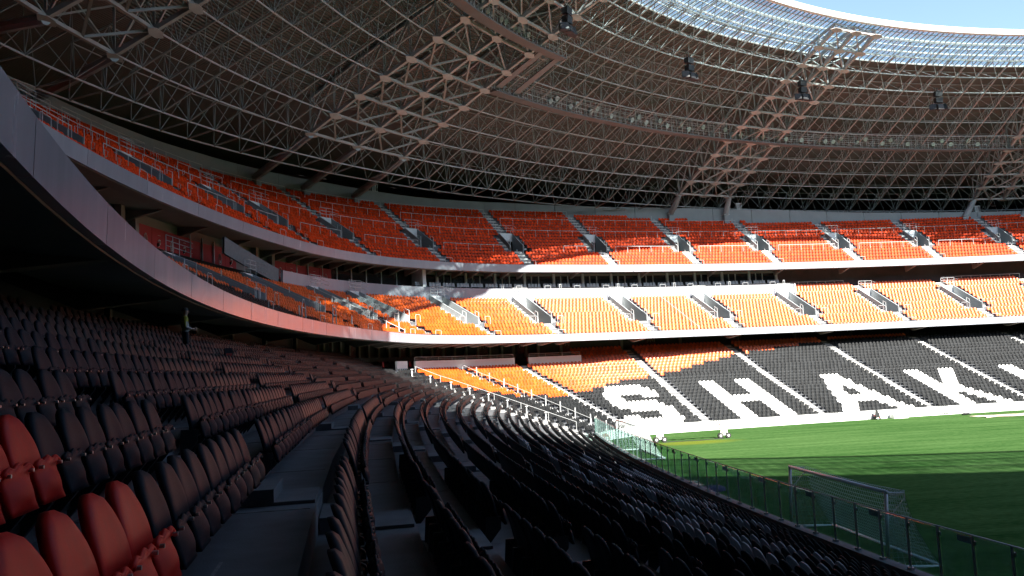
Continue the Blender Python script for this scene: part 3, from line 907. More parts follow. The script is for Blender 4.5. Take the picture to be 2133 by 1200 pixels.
# lounge glass on the long side
a = 72.0
while a < VIP:
    st = degrees(1.55 / (float(UP.rad(radians(a))) + 14.9))
    panel(a + st / 2, 1.46, 16.15, ZT, 14.9, 0.05, 'boxglass', 'window_pane', box)
    panel(a + st, 0.09, 16.15, ZT, 14.85, 0.14, 'mullion', 'window_mullion', box)
    a += st

# ------------------------------------------------------------------ outer shell
shell = thing('outer_wall', 'dark outer wall of the stadium behind the top tier', 'wall')
oph = np.radians(np.arange(0, 360.1, 2.0))
sx, sy = roof_xy(oph, -9.0)
b = MB()
zt = roof_pt(oph, -9.0, 6.6)[:, 2]; zt = np.maximum(zt, 33.0)
v = np.concatenate([np.stack([sx, sy, 0 * sx - .1], 1), np.stack([sx, sy, zt], 1)])
n = len(oph)
b.add(v, [(i, i + 1, n + i + 1, n + i) for i in range(n - 1)])
b.obj('shell_panel', 'darkwall', shell)
# ------------------------------------------------------------------ roof
TRUSS = [(-24, -17), (8, 15), (40, 47), (76.0, 81.2), (104.8, 110.0), (139.8, 149.4), (167.0, 177.0), (203, 212), (236, 243), (262, 268), (288, 295), (312, 319)]
def node_angles():
    """node angles of the space frame between the main trusses"""
    out = []
    for i in range(len(TRUSS)):
        a = TRUSS[i][1]; b_ = TRUSS[(i + 1) % len(TRUSS)][0]
        if b_ < a: b_ += 360
        n = max(3, int(round((b_ - a) / 2.2)))
        out.append(np.linspace(a, b_, n + 1))
    return out
GAPS = node_angles()
SPANS = [np.linspace(lo, hi, 4) for lo, hi in TRUSS if 60 < lo < 180]

deck = thing('roof_deck', 'brown corrugated metal roof deck above the space frame', 'roof')
def deck_ring(k0, k1, name, m, parent, phs):
    ph = np.radians(phs)
    A = roof_pt(ph, k0, float(roof_depth(max(k0, 0))) + .22); B = roof_pt(ph, k1, float(roof_depth(max(k1, 0))) + .22)
    if k0 < 0: A[:, 2] = np.maximum(A[:, 2], 32.2)
    n = len(ph); cl = abs((phs[-1] - phs[0]) - 360) < 1e-6
    v = np.concatenate([A, B]); me = MB(); me.add(v, [(i, n + i, n + i + 1, i + 1) for i in range(n - 1)])
    o = me.obj(name, m, parent)
    uv = o.data.uv_layers.new(name='run')
    s = np.concatenate([[0], np.cumsum(np.hypot(*np.diff(A[:, :2], axis=0).T))])
    co = []
    for i in range(n - 1):
        co += [s[i], -k0 * RM, s[i], -k1 * RM, s[i + 1], -k1 * RM, s[i + 1], -k0 * RM]
    uv.data.foreach_set('uv', co)
    return o
full = np.arange(0, 360.1, 1.5)
KG = 8.9
deck_ring(-9.0, 0.0, 'deck_strip', 'deck', deck, full)
for k in range(0, 8): deck_ring(k, k + 1, 'deck_strip', 'deck', deck, full)
deck_ring(8, KG, 'deck_strip', 'deck', deck, full)

# space frame
sf = thing('space_frame', 'pale tubular space frame of rings and struts under the roof', 'roof frame')
for k in range(-2, 11):
    for g in GAPS + (SPANS if k < 0 else []):
        b = MB()
        if g[0] < 60 or g[-1] > 240: continue
        ph = np.radians(np.concatenate([np.linspace(g[i], g[i + 1], 3)[:-1] for i in range(len(g) - 1)] + [[g[-1]]]))
        b.tube(roof_pt(ph, k), 0.075, 5)
        b.obj('ring_chord', 'frame', sf)
WP, WQ, WR = [], [], []
TP, TQ = [], []
for g in GAPS:
    vis = 60 <= g[0] % 360 <= 240
    ph = np.radians(g); mid_ = (ph[:-1] + ph[1:]) / 2
    for k in range(-2, 11):
        B0 = roof_pt(ph, k)
        if not vis:
            WP.append(B0[:-1]); WQ.append(B0[1:]); WR.append(np.full(len(B0) - 1, .085))
        if k < 10:
            B1 = roof_pt(ph, k + 1)
            if vis:
                TP.append(B0); TQ.append(B1)
            else:
                WP.append(B0); WQ.append(B1); WR.append(np.full(len(B0), .08))
    for k in range(-2, 11):
        kk = k + 0.5
        Tn = roof_pt(mid_, kk, float(roof_depth(max(kk, 0))))
        # top ring chords
        WP.append(Tn[:-1]); WQ.append(Tn[1:]); WR.append(np.full(len(Tn) - 1, .05))
        # top radial chords
        if k < 10:
            T2 = roof_pt(mid_, kk + 1, float(roof_depth(max(kk + 1, 0))))
            WP.append(Tn); WQ.append(T2); WR.append(np.full(len(Tn), .06))
        # webs: four per top node
        for kb in (k, k + 1):
            if kb > 10: continue
            Bn = roof_pt(ph, kb)
            WP.append(Bn[:-1]); WQ.append(Tn); WR.append(np.full(len(Tn), .044))
            WP.append(Bn[1:]); WQ.append(Tn); WR.append(np.full(len(Tn), .044))
for g in SPANS:
    ph = np.radians(g); mid_ = (ph[:-1] + ph[1:]) / 2
    for k in (-2, -1):
        Tn = roof_pt(mid_, k + .5, 3.3)
        for kb in (k, k + 1):
            Bn = roof_pt(ph, kb)
            for W_ in (Bn[:-1], Bn[1:]):
                WP.append(W_); WQ.append(Tn); WR.append(np.full(len(Tn), .044))
        WP.append(roof_pt(ph, k)); WQ.append(roof_pt(ph, k + 1)); WR.append(np.full(len(ph), .07))
v, q = bars(np.concatenate(WP), np.concatenate(WQ), np.concatenate(WR), 4)
o = link('strut_web', np_mesh('strut_web', v, q, ['frame']), sf); o['kind'] = 'stuff'
# bottom radial chords: one part each
TPc = np.concatenate([np.stack(x, 0) for x in [TP]]) if False else None
for g in GAPS:
    if not (60 <= g[0] % 360 <= 240): continue
    for a in g[1:-1]:
        pts = roof_pt(np.full(13, radians(a)), np.arange(-2, 11))
        b = MB(); b.tube(pts, 0.075, 5); b.obj('radial_chord', 'truss', sf)

# glass ring: panes, glazing bars, edge
gl = thing('glass_roof', 'ring of bluish glass roof panes at the inner roof edge', 'glass roof')
GK = [KG, 9.7, 10.5, 11.3]
vis_ph = np.arange(72, 168, 1.2)
def gpt(ph, k): return roof_pt(ph, k, float(roof_depth(k)) + .3)
for i in range(len(vis_ph) - 1):
    for j in range(3):
        p0, p1 = radians(vis_ph[i] + .035), radians(vis_ph[i + 1] - .035)
        a_, b2 = GK[j] + .02, GK[j + 1] - .02
        b = MB(); t = np.array([0, 0, .04])
        q4 = [gpt(np.array(p0), a_), gpt(np.array(p1), a_), gpt(np.array(p1), b2), gpt(np.array(p0), b2)]
        b.hexa([x for x in q4], [x + t for x in q4])
        b.obj('glass_pane', 'roofglass', gl)
rest = np.concatenate([np.arange(168, 360, 1.2), np.arange(360, 432.1, 1.2)])
b = MB()
for j in range(3):
    A = gpt(np.radians(rest), GK[j]); B = gpt(np.radians(rest), GK[j + 1]); n = len(rest)
    b.add(np.concatenate([A, B]), [(i, n + i, n + i + 1, i + 1) for i in range(n - 1)])
o = b.obj('glass_sheet', 'roofglass', gl)
# glazing bars: radial rafters every 1.2 degrees and three purlins
allr = np.radians(np.arange(0, 360, 1.2)); P_, Q_ = [], []
for j in range(3):
    P_.append(gpt(allr, GK[j]) - (0, 0, .08)); Q_.append(gpt(allr, GK[j + 1]) - (0, 0, .08))
half_ = allr + radians(.6)
for j in range(3):
    P_.append(gpt(half_, GK[j]) - (0, 0, .05)); Q_.append(gpt(half_, GK[j + 1]) - (0, 0, .05))
v, q = bars(np.concatenate(P_), np.concatenate(Q_), .07, 4)
o = link('rafter_bars', np_mesh('rafter_bars', v, q, ['frame']), gl); o['kind'] = 'stuff'
for j in range(4):
    b = MB(); b.tube(gpt(np.radians(np.arange(0, 361, 1.5)), GK[j]) - (0, 0, .1), .085, 5); b.obj('purlin', 'white', gl)
for kk in (9.3, 10.1, 10.9):
    b = MB(); b.tube(gpt(np.radians(np.arange(0, 361, 1.5)), kk) - (0, 0, .06), .05, 4); b.obj('purlin', 'white', gl)
# white inner edge: curved gutter in lengths
a = 60.0
while a < 188:
    ph = np.radians(np.linspace(a, a + 3.96, 5))
    v = []
    for e in ph:
        p0 = gpt(np.array(e), 11.3); n_ = np.array([cos(e), sin(e), 0])
        for dn, dz in ((0.1, -.35), (-.25, -.3), (-.42, 0), (-.36, .32), (0.0, .42), (.35, .38), (.3, .2)):
            v.append(p0 + n_ * dn + (0, 0, dz))
    m_ = 7
    b = MB(); b.add(v, [(i * m_ + j, i * m_ + (j + 1) % m_, (i + 1) * m_ + (j + 1) % m_, (i + 1) * m_ + j) for i in range(4) for j in range(m_)])
    b.obj('edge_gutter', 'white', gl)
    a += 4.0
b = MB(); b.tube(gpt(np.radians(np.concatenate([np.arange(188, 361, 1.5), np.arange(1, 60.1, 1.5)])), 11.35), .3, 6); b.obj('edge_gutter', 'white', gl)

# main radial trusses
def truss(lo, hi, label, feet, nx=2, detail=True):
    root = thing('roof_truss', label, 'roof truss', 'wide radial roof trusses')
    A = np.radians(np.linspace(lo, hi, nx + 1))
    K = np.arange(0, 12)
    for a in A:
        pts = roof_pt(np.full(12, a), np.minimum(K, 11.0), -0.05)
        b = MB(); b.tube(pts, 0.22, 4); b.obj('bottom_chord', 'truss', root)
        ptt = roof_pt(np.full(12, a), np.minimum(K, 11.0)) + np.stack([0 * K, 0 * K, roof_depth(K)], 1)
        b = MB(); b.tube(ptt, 0.17, 4); b.obj('top_chord', 'frame', root)
    for k in range(0, 12):
        k_ = min(k, 11.0)
        n0 = [roof_pt(np.array(a), k_, -.05) for a in A]
        b = MB(); b.tube(n0, 0.17, 4); b.obj('cross_beam', 'truss', root)
        # gusset plates at the nodes
        for i, (a, p) in enumerate(zip(A, n0)):
            t = np.array([-sin(a), cos(a), 0]); nn = np.array([cos(a), sin(a), 0.0]); s_ = (RZ[min(k + 1, 12)] - RZ[max(k - 1, 0)]) / (RM * 2)
            rdir = np.array([-cos(a), -sin(a), s_]); rdir /= np.linalg.norm(rdir)
            shp = [(-.95, 0), (-.4, .32), (.4, .32), (.95, 0), (.4, -.32), (-.4, -.32)]
            up = np.cross(rdir, t); up = up if up[2] > 0 else -up
            lo_ = [p + t * x + rdir * y - up * .25 for x, y in shp]; hi_ = [q_ + up * .05 for q_ in lo_]
            b = MB(); b.add(lo_ + hi_, [(5, 4, 3, 2, 1, 0), (6, 7, 8, 9, 10, 11)] + [(j, (j + 1) % 6, 6 + (j + 1) % 6, 6 + j) for j in range(6)])
            b.obj('gusset_plate', 'truss', root)
        if k < 11:
            n1 = [roof_pt(np.array(a), min(k + 1, 11.0), -.05) for a in A]
            for i in range(nx):
                m0 = (n0[i] + n0[i + 1]) / 2
                if k < 5:
                    for c in (n1[i], n1[i + 1]):
                        b = MB(); b.tube([m0, c], .12, 4); b.obj('diagonal_brace', 'truss', root)
                elif detail:
                    b = MB(); b.tube([n0[i], n1[i + 1]], .09, 4); b.obj('diagonal_brace', 'frame', root)
        # webs up to the top chords
        dep = float(roof_depth(k_))
        wb = MB()
        for i, a in enumerate(A):
            wb.tube([n0[i], roof_pt(np.array(a), k_, dep)], .10, 4)
            if k < 11: wb.tube([n0[i], roof_pt(np.array(a), min(k + 1, 11.0), float(roof_depth(min(k + 1, 11.0))))], .10, 4)
            if i < nx:
                wb.tube([n0[i], roof_pt(np.array(A[i + 1]), k_, dep)], .09, 4); wb.tube([n0[i + 1], roof_pt(np.array(a), k_, dep)], .09, 4)
        wb.obj('web_brace', 'frame', root)
    # leaning columns down to the head of the tier
    for a, e in zip(np.linspace(lo, hi, len(feet)), feet):
        top = roof_pt(np.array(radians(a)), 0, -.2)
        ft = P3(UP, np.array(radians(e)), float(upper_wall_d(e)) - .45, float(upper_wall_z(e)) - 1.1)
        b = MB(); b.tube([ft + (0, 0, .1), ft + (top - ft) * .5, top], [.46, .42, .34], 8); b.obj('leaning_column', 'frame', root)
        o_, R = local_frame(UP, e, 0, 0)
        b = MB(); b.box(ft - (0, 0, .95), .8, .7, 2.1, R); b.obj('column_plinth', 'wallgrey', root)
        b = MB(); b.box(ft + (0, 0, .12), .95, .85, .1, R); b.obj('base_plate', 'rail', root)
    return root
truss(139.8, 149.4, 'wide pinkish roof truss on three leaning columns above the red corner seats', (129.8, 138.0, 146.0), 2)
truss(104.8, 110.0, 'roof truss with white gussets running up to the glass edge, second from the corner', (97.4, 99.9), 2)
truss(76.0, 81.2, 'roof truss partly cut off at the far right above the stand', (83.6, 86.2), 2)
truss(167.0, 177.0, 'dark roof truss overhead beyond the nearest fascia', (168.4, 173.0, 177.5), 2, False)
for lo, hi in TRUSS:
    if 60 < lo < 180: continue
    # trusses outside the view: plain chords that still cast their shadow
    P_, Q_ = [], []
    for a in np.radians(np.linspace(lo, hi, 3)):
        pts = roof_pt(np.full(12, a), np.arange(12), .0); P_.append(pts[:-1]); Q_.append(pts[1:])
    for k in range(12):
        pts = roof_pt(np.radians(np.linspace(lo, hi, 3)), k); P_.append(pts[:-1]); Q_.append(pts[1:])
    v, q = bars(np.concatenate(P_), np.concatenate(Q_), .22, 4)
    o = link('truss_bars', np_mesh('truss_bars', v, q, ['frame']), sf); o['kind'] = 'stuff'

# ------------------------------------------------------------------ lighting catwalk and floodlights
cw = thing('lighting_catwalk', 'railed steel catwalk carrying floodlights round the roof', 'catwalk')
def cwp(ph, off, up, k=4.0):
    p = roof_pt(ph, k, up); n_ = np.stack([np.cos(ph), np.sin(ph), 0 * ph], -1); return p - n_ * off
for lo, hi, kc in ((60, 139.6, 4.0), (136.2, 186, 6.25)):
    ph = np.radians(np.arange(lo, hi, .8))
    A, B = cwp(ph, -.1, -.1, kc), cwp(ph, 1.0, -.1, kc); n = len(ph)
    b = MB(); b.add(np.concatenate([A, B, A - (0, 0, .14), B - (0, 0, .14)]), [(i, i + 1, n + i + 1, n + i) for i in range(n - 1)] + [(2 * n + i, 3 * n + i, 3 * n + i + 1, 2 * n + i + 1) for i in range(n - 1)] + [(n + i, n + i + 1, 3 * n + i + 1, 3 * n + i) for i in range(n - 1)] + [(i, 2 * n + i, 2 * n + i + 1, i + 1) for i in range(n - 1)])
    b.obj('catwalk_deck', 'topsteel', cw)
    for off in (-.05, .95):
        b = MB()
        for h in (.55, 1.1, 1.75): b.tube(cwp(ph, off, h, kc), .032, 4)
        b.obj('catwalk_rail', 'rail', cw)
        ps = np.radians(np.arange(lo, hi, .62)); v, q = bars(cwp(ps, off, -.1, kc), cwp(ps, off, 1.75, kc), .035, 4)
        o = link('catwalk_posts', np_mesh('catwalk_posts', v, q, ['rail']), cw); o['kind'] = 'stuff'
# link platforms between the two levels of the catwalk
for a_ in (136.6, 138.9):
    k_ = np.array([4.2, 4.9, 5.6, 6.3]); h_ = .36 / 60
    L_ = roof_pt(np.full(4, radians(a_) - h_), k_, -.15); R__ = roof_pt(np.full(4, radians(a_) + h_), k_, -.15); dn = np.array([0, 0, .12])
    b = MB(); b.add(np.concatenate([L_, R__, L_ - dn, R__ - dn]), [(i, i + 1, 5 + i, 4 + i) for i in range(3)] + [(8 + i, 12 + i, 13 + i, 9 + i) for i in range(3)] + [(i, 8 + i, 9 + i, i + 1) for i in range(3)] + [(4 + i, 5 + i, 13 + i, 12 + i) for i in range(3)])
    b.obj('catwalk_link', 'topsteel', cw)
    for E_ in (L_, R__):
        b = MB(); b.tube(E_ + (0, 0, 1.1), .03, 4); b.tube(E_ + (0, 0, .6), .025, 4)
        for p_ in E_: b.cyl(p_, p_ + (0, 0, 1.1), .03, 4)
        b.obj('catwalk_rail', 'rail', cw)
fl = None
cnt = 0
lamps = [d_ for d_ in np.arange(84, 139, 0.62)]
pat = [1, 1, 0, 1, 1, 1, 0, 0, 1, 0, 1, 1, 0]
for i, a in enumerate(list(np.arange(84.3, 132, .85)) + list(np.arange(139.5, 160, .7))):
    if not pat[i % len(pat)]: continue
    p = cwp(np.array([radians(a)]), .75, .62 + .5 * (i % 3 == 1), 4.0 if a < 139 else 6.25)[0]
    if fl is None:
        fl = thing('floodlight', '', 'floodlight', 'floodlights along the catwalk')
        b = MB(); b.cyl((0, .32, 0), (0, -.02, 0), .32, 12); b.obj('lamp_housing', 'lampbody', fl, True)
        b = MB(); b.cyl((0, -.02, 0), (0, -.07, 0), .3, 12); b.obj('lamp_lens', 'lensglint', fl)
        b = MB(); b.tube([(-.32, .1, -.35), (-.32, .1, .05), (.32, .1, .05), (.32, .1, -.35)], .03, 4); b.obj('yoke', 'steel', fl)
        o = fl
    else:
        o = copy_tree(fl)
    o.location = p; o.rotation_euler = (radians(28), 0, radians(a) - pi / 2)
    cnt += 1
    where = 'left of the wide truss' if a > 149 else ('right of the second truss' if a < 104.8 else 'between the wide truss and second truss')
    o['label'] = 'round catwalk floodlight, %s from the right end of the lamps' % ('%d%s' % (cnt, 'th' if 10 < cnt % 100 < 14 else {1: 'st', 2: 'nd', 3: 'rd'}.get(cnt % 10, 'th')))

# ------------------------------------------------------------------ hanging loudspeaker clusters
def speaker_cluster(phid, k, drop, label):
    top = roof_pt(np.array(radians(phid)), k, 0.0)
    root = thing('speaker_cluster', label, 'loudspeaker', 'loudspeaker clusters hung from the roof', loc=tuple(top), rotz=radians(phid) - pi / 2)
    b = MB(); b.tube([(0, 0, 0), (0, 0, -drop)], .05, 5); b.tube([(-.35, 0, 0), (-.35, 0, -drop)], .03, 4); b.tube([(.35, 0, 0), (.35, 0, -drop)], .03, 4); b.obj('hanger', 'darksteel', root)
    for z in (-drop - .35, -drop - 1.2):
        b = MB(); b.hexa([(-.48, -.3, z - .36), (.48, -.3, z - .36), (.36, .35, z - .3), (-.36, .35, z - .3)], [(-.48, -.38, z + .3), (.48, -.38, z + .3), (.36, .35, z + .3), (-.36, .35, z + .3)]); b.obj('speaker_cabinet', 'speaker', root)
    for s in (-1, 0, 1):
        z = -drop - 2.1; rz = s * .75; c, q = cos(rz), sin(rz)
        R = np.array([[c, -q, 0], [q, c, 0], [0, 0, 1]])
        pts = lambda L_: np.array(L_) @ R.T + (s * .72, .05 * abs(s), z)
        b = MB(); b.hexa(pts([(-.42, -.55, -.42), (.42, -.55, -.42), (.3, .35, -.3), (-.3, .35, -.3)]), pts([(-.42, -.35, .35), (.42, -.35, .35), (.3, .4, .35), (-.3, .4, .35)])); b.obj('speaker_cabinet', 'speaker', root)
        b = MB(); g_ = pts([(-.36, -.545, -.34), (.36, -.545, -.34), (.36, -.39, .28), (-.36, -.39, .28)]); b.add(g_ + np.array([q * .02, -c * .02, 0]), [(0, 1, 2, 3)]); b.obj('speaker_grille', 'darksteel', root)
    return root
speaker_cluster(142.4, 8.2, .5, 'black loudspeaker cluster hanging by the inner end of the wide truss')
speaker_cluster(123.6, 8.3, .5, 'black loudspeaker cluster hanging midway between the first and second trusses')
speaker_cluster(108.6, 8.3, .5, 'black loudspeaker cluster hanging in front of the second truss')
speaker_cluster(93.0, 8.3, .5, 'black loudspeaker cluster hanging farthest right under the roof')
# ------------------------------------------------------------------ seats
def seat_lod():
    """small folded seat: shell back, rim, raised pan; local x along the row, y outward, z up (metres)"""
    xs = np.array([-.215, -.13, 0, .13, .215]); v = []; q = []
    ztop = np.array([.56, .745, .80, .745, .56])
    def sheet(off):
        n0 = len(v)
        for r, f in enumerate((0.0, .55, 1.0)):
            for i, x in enumerate(xs):
                z = .38 + (ztop[i] - .38) * f
                y = -.06 + .13 * (z - .38) / .42 - .9 * x * x + off
                v.append((x, y, z))
        return n0
    a = sheet(0.0); b_ = sheet(.03)
    for r in range(2):
        for i in range(4):
            q.append((a + r * 5 + i, a + r * 5 + i + 1, a + r * 5 + i + 6, a + r * 5 + i + 5))
            q.append((b_ + r * 5 + i + 1, b_ + r * 5 + i, b_ + r * 5 + i + 5, b_ + r * 5 + i + 6))
    for i in range(4):
        q.append((a + 10 + i, a + 11 + i, b_ + 11 + i, b_ + 10 + i))
    for s0, s1 in ((0, 5), (5, 10)):
        q.append((b_ + s0, a + s0, a + s1, b_ + s1)); q.append((a + s0 + 4, b_ + s0 + 4, b_ + s1 + 4, a + s1 + 4))
    # pan, folded up in front of the back
    n0 = len(v)
    for x, bul in ((-.2, 0), (0, .03), (.2, 0)):
        v += [(x, -.20 - bul, .36), (x, -.15 - bul, .62 + bul), (x, -.085, .64 + bul), (x, -.10, .38)]
    for i in range(2):
        c = n0 + 4 * i
        for j in range(4):
            q.append((c + j, c + 4 + j, c + 4 + (j + 1) % 4, c + (j + 1) % 4))
    q.append((n0 + 3, n0 + 2, n0 + 1, n0)); q.append((n0 + 8, n0 + 9, n0 + 10, n0 + 11))
    return np.array(v), np.array(q)
# ---- detailed seat
def grid_solid(fn, nu, nv, thick):
    """closed shell between fn(u,v) and the same moved by thick(u,v)"""
    b = MB(); F = []; Bk = []
    for j in range(nv):
        for i in range(nu):
            p, n = fn(-1 + 2 * i / (nu - 1), j / (nv - 1)); F.append(p); Bk.append(np.array(p) + np.array(n) * thick)
    N = nu * nv; f = []
    for j in range(nv - 1):
        for i in range(nu - 1):
            a = j * nu + i; f.append((a, a + 1, a + nu + 1, a + nu)); f.append((N + a + 1, N + a, N + a + nu, N + a + nu + 1))
    edge = [i for i in range(nu)] + [j * nu + nu - 1 for j in range(1, nv)] + [(nv - 1) * nu + i for i in range(nu - 2, -1, -1)] + [j * nu for j in range(nv - 2, 0, -1)]
    for i in range(len(edge)):
        a, c = edge[i], edge[(i + 1) % len(edge)]; f.append((c, a, N + a, N + c))
    b.add(F + [tuple(x) for x in Bk], f)
    return b
def back_fn(u, v):
    w = .222 + .012 * sin(pi * min(v / .8, 1))
    w *= sqrt(max(0.0, 1 - max(0, (v - .42) / .585) ** 2.5)) if v > .42 else 1
    x = u * w; z = .36 + .50 * v
    e = max(abs(u) ** 6, max(0, (v - .9) / .1) ** 2)
    y = -.085 + .13 * v - .35 * x * x - .015 * sin(pi * v) + .022 * e
    return (x, y, z), (0, 1.0, -.1)
def pan_fn(u, v):
    x = u * (.205 - .02 * (1 - v)); ridge = .012 * cos(u * pi * 3) if v > .93 else 0
    z = .335 + .225 * v + .022 * (1 - u * u) * v + ridge
    y = -.145 - .06 * (1 - v) ** 1.5 - .05 * (1 - u * u) * sin(pi * min(1, v * 1.05)) - .03 * (v > .9)
    return (x, y, z), (0, .035, 0)
def template(*bs):
    V, Q, n = [], [], 0
    for b in bs:
        v = np.concatenate(b.v); V.append(v); Q += [tuple(i + n for i in f) for f in b.f]; n += len(v)
    return np.concatenate(V), np.array(Q)
MV, MQ = template(grid_solid(back_fn, 9, 9, .036), grid_solid(pan_fn, 7, 5, 1.0))
SV, SQ = seat_lod()
def stamp(o_xyz, rot, colour, SV, SQ):
    """place the small seat many times"""
    c, s = np.cos(rot), np.sin(rot); n = len(o_xyz)
    x = SV[None, :, 0] * c[:, None] - SV[None, :, 1] * s[:, None] + o_xyz[:, 0:1]
    y = SV[None, :, 0] * s[:, None] + SV[None, :, 1] * c[:, None] + o_xyz[:, 1:2]
    z = np.broadcast_to(SV[None, :, 2], x.shape) + o_xyz[:, 2:3]
    v = np.stack([x, y, z], -1).reshape(-1, 3)
    q = (SQ[None] + np.arange(n)[:, None, None] * len(SV)).reshape(-1, 4)
    mi = np.repeat(colour, len(SQ)); var = np.repeat(RNG.uniform(.74, 1.2, n), len(SQ))
    return v, q, mi, var

def collect(tier, aisles, lo, hi, half, colour, allowed):
    out = []
    for k, s, ph in seat_rows(tier, aisles, lo, hi, PITCH, half):
        d = rd(tier, k) - 0.06; z = rz(tier, k)
        pd = np.degrees(ph); n = len(ph)
        for j in range(n):
            if lo <= pd[j] <= hi and allowed(k, pd[j]):
                out.append((k, s, j, n, ph[j], d, z, colour(k, pd[j], s, j, n)))
    A = np.array(out)
    xyz = np.concatenate([tier['plan'].at(A[:, 4], 0) + A[:, 5:6] * np.stack([np.cos(A[:, 4]), np.sin(A[:, 4])], 1), A[:, 6:7]], 1)
    return A, xyz

LA, LX = collect(LOW, AISLE_LOW, 80, 197, half_low, low_colour, lambda k, p: k < low_rows(np.array(p)))
MA, MX = collect(MID, AISLE_MID, 78, 184, half_mid, lambda k, p, s, j, n: mid_colour(k, p), lambda k, p: k < 12 or p < VIP)
UA, UX = collect(UPR, AISLE_UPR, 76, 180, half_upr, lambda k, p, s, j, n: 0, lambda k, p: UPR['D0'] + UPR['T'] * k + .1 < upper_wall_d(p))

# the seats that show largest are things of their own
relx = LX - np.array(CAM)
dz_ = relx @ CF; ux = relx @ CR / np.maximum(dz_, .1); uy = (relx + (0, 0, .7)) @ CU / np.maximum(dz_, .1)
inview = (dz_ > 0.9) & (np.abs(ux) < .69) & (uy > -.47) & (uy < .36)
order = np.argsort(np.where(inview, np.linalg.norm(relx, axis=1), 1e9))
own = set(order[:300].tolist())
near_mask = np.zeros(len(LX), bool); near_mask[list(own)] = True

def mass(name, A, X, keep, label, main='orange'):
    A, X = A[keep], X[keep]
    close = np.linalg.norm(X - np.array(CAM), axis=1) < 36
    V, Q, MI, VA, n = [], [], [], [], 0
    for sel, tv, tq in ((close, MV, MQ), (~close, SV, SQ)):
        if not sel.any(): continue
        v, q, mi, var = stamp(X[sel], A[sel, 4] - pi / 2, A[sel, 7].astype(int), tv, tq)
        V.append(v); Q.append(q + n); MI.append(mi); VA.append(var); n += len(v)
    Q = np.concatenate(Q)
    me = np_mesh(name, np.concatenate(V), Q, [main, 'black', 'whiteseat', 'shadewhite'], np.concatenate(MI), np.concatenate(VA))
    sm = np.zeros(len(Q), bool); sm[:int(close.sum()) * len(MQ)] = True
    me.polygons.foreach_set('use_smooth', sm)
    return tag(link(name, me), label, 'seats', kind='stuff')
mass('lower_tier_seats', LA, LX, ~near_mask, 'rows of black, white and orange folding seats in the lowest tier')
mass('middle_tier_seats', MA, MX, np.ones(len(MX), bool), 'rows of orange folding seats in the middle tier')
mass('upper_tier_seats', UA, UX, np.ones(len(UX), bool), 'rows of orange folding seats in the top tier, tinted red for shade', 'shadeorange')

def seat_meshes(tagname, m):
    bk = grid_solid(back_fn, 15, 16, .036).mesh('backrest_' + tagname, m, True)
    b = grid_solid(pan_fn, 13, 8, 1.0)
    # rolled lip along the raised edge with two tabs
    lip = [np.array(pan_fn(u, 1.0)[0]) + (0, .012, .004) for u in np.linspace(-1, 1, 15)]
    b.tube(lip, [.011 + .004 * (abs(u) > .72) for u in np.linspace(-1, 1, 15)], 6)
    pn = b.mesh('seat_pan_' + tagname, m, True)
    return bk, pn
BK_R, PN_R = seat_meshes('red', 'redseat')
BK_B, PN_B = seat_meshes('black', 'blackseat')
BK_W, PN_W = seat_meshes('white', 'grey_shadewhite')
b = MB(); b.cyl((-.15, -.07, .40), (.15, -.07, .40), .036, 12); PIV = b.mesh('pivot_tube', 'darksteel', True)
b = MB()
for s in (-1, 1):
    b.cyl((s * .15, -.07, .40), (s * .19, -.07, .40), .052, 12)
    b.hexa([(s * .225 - .012, -.11, .30), (s * .225 + .012, -.11, .30), (s * .225 + .012, .10, .05), (s * .225 - .012, .10, .05)], [(s * .225 - .012, -.12, .45), (s * .225 + .012, -.12, .45), (s * .225 + .012, .07, .45), (s * .225 - .012, .07, .45)])
b.box((0, .085, .16), .47, .03, .05)
b.box((0, -.07, .40), .40, .03, .03)
BRK = b.mesh('bracket', 'darksteel', False)
BLT = []
for s in (-1, 1):
    b = MB(); p = np.array(pan_fn(s * .78, .93)[0]); b.cyl(p + (0, .02, 0), p + (0, -.006, 0), .011, 8); BLT.append(b.mesh('bolt', 'steel', False))

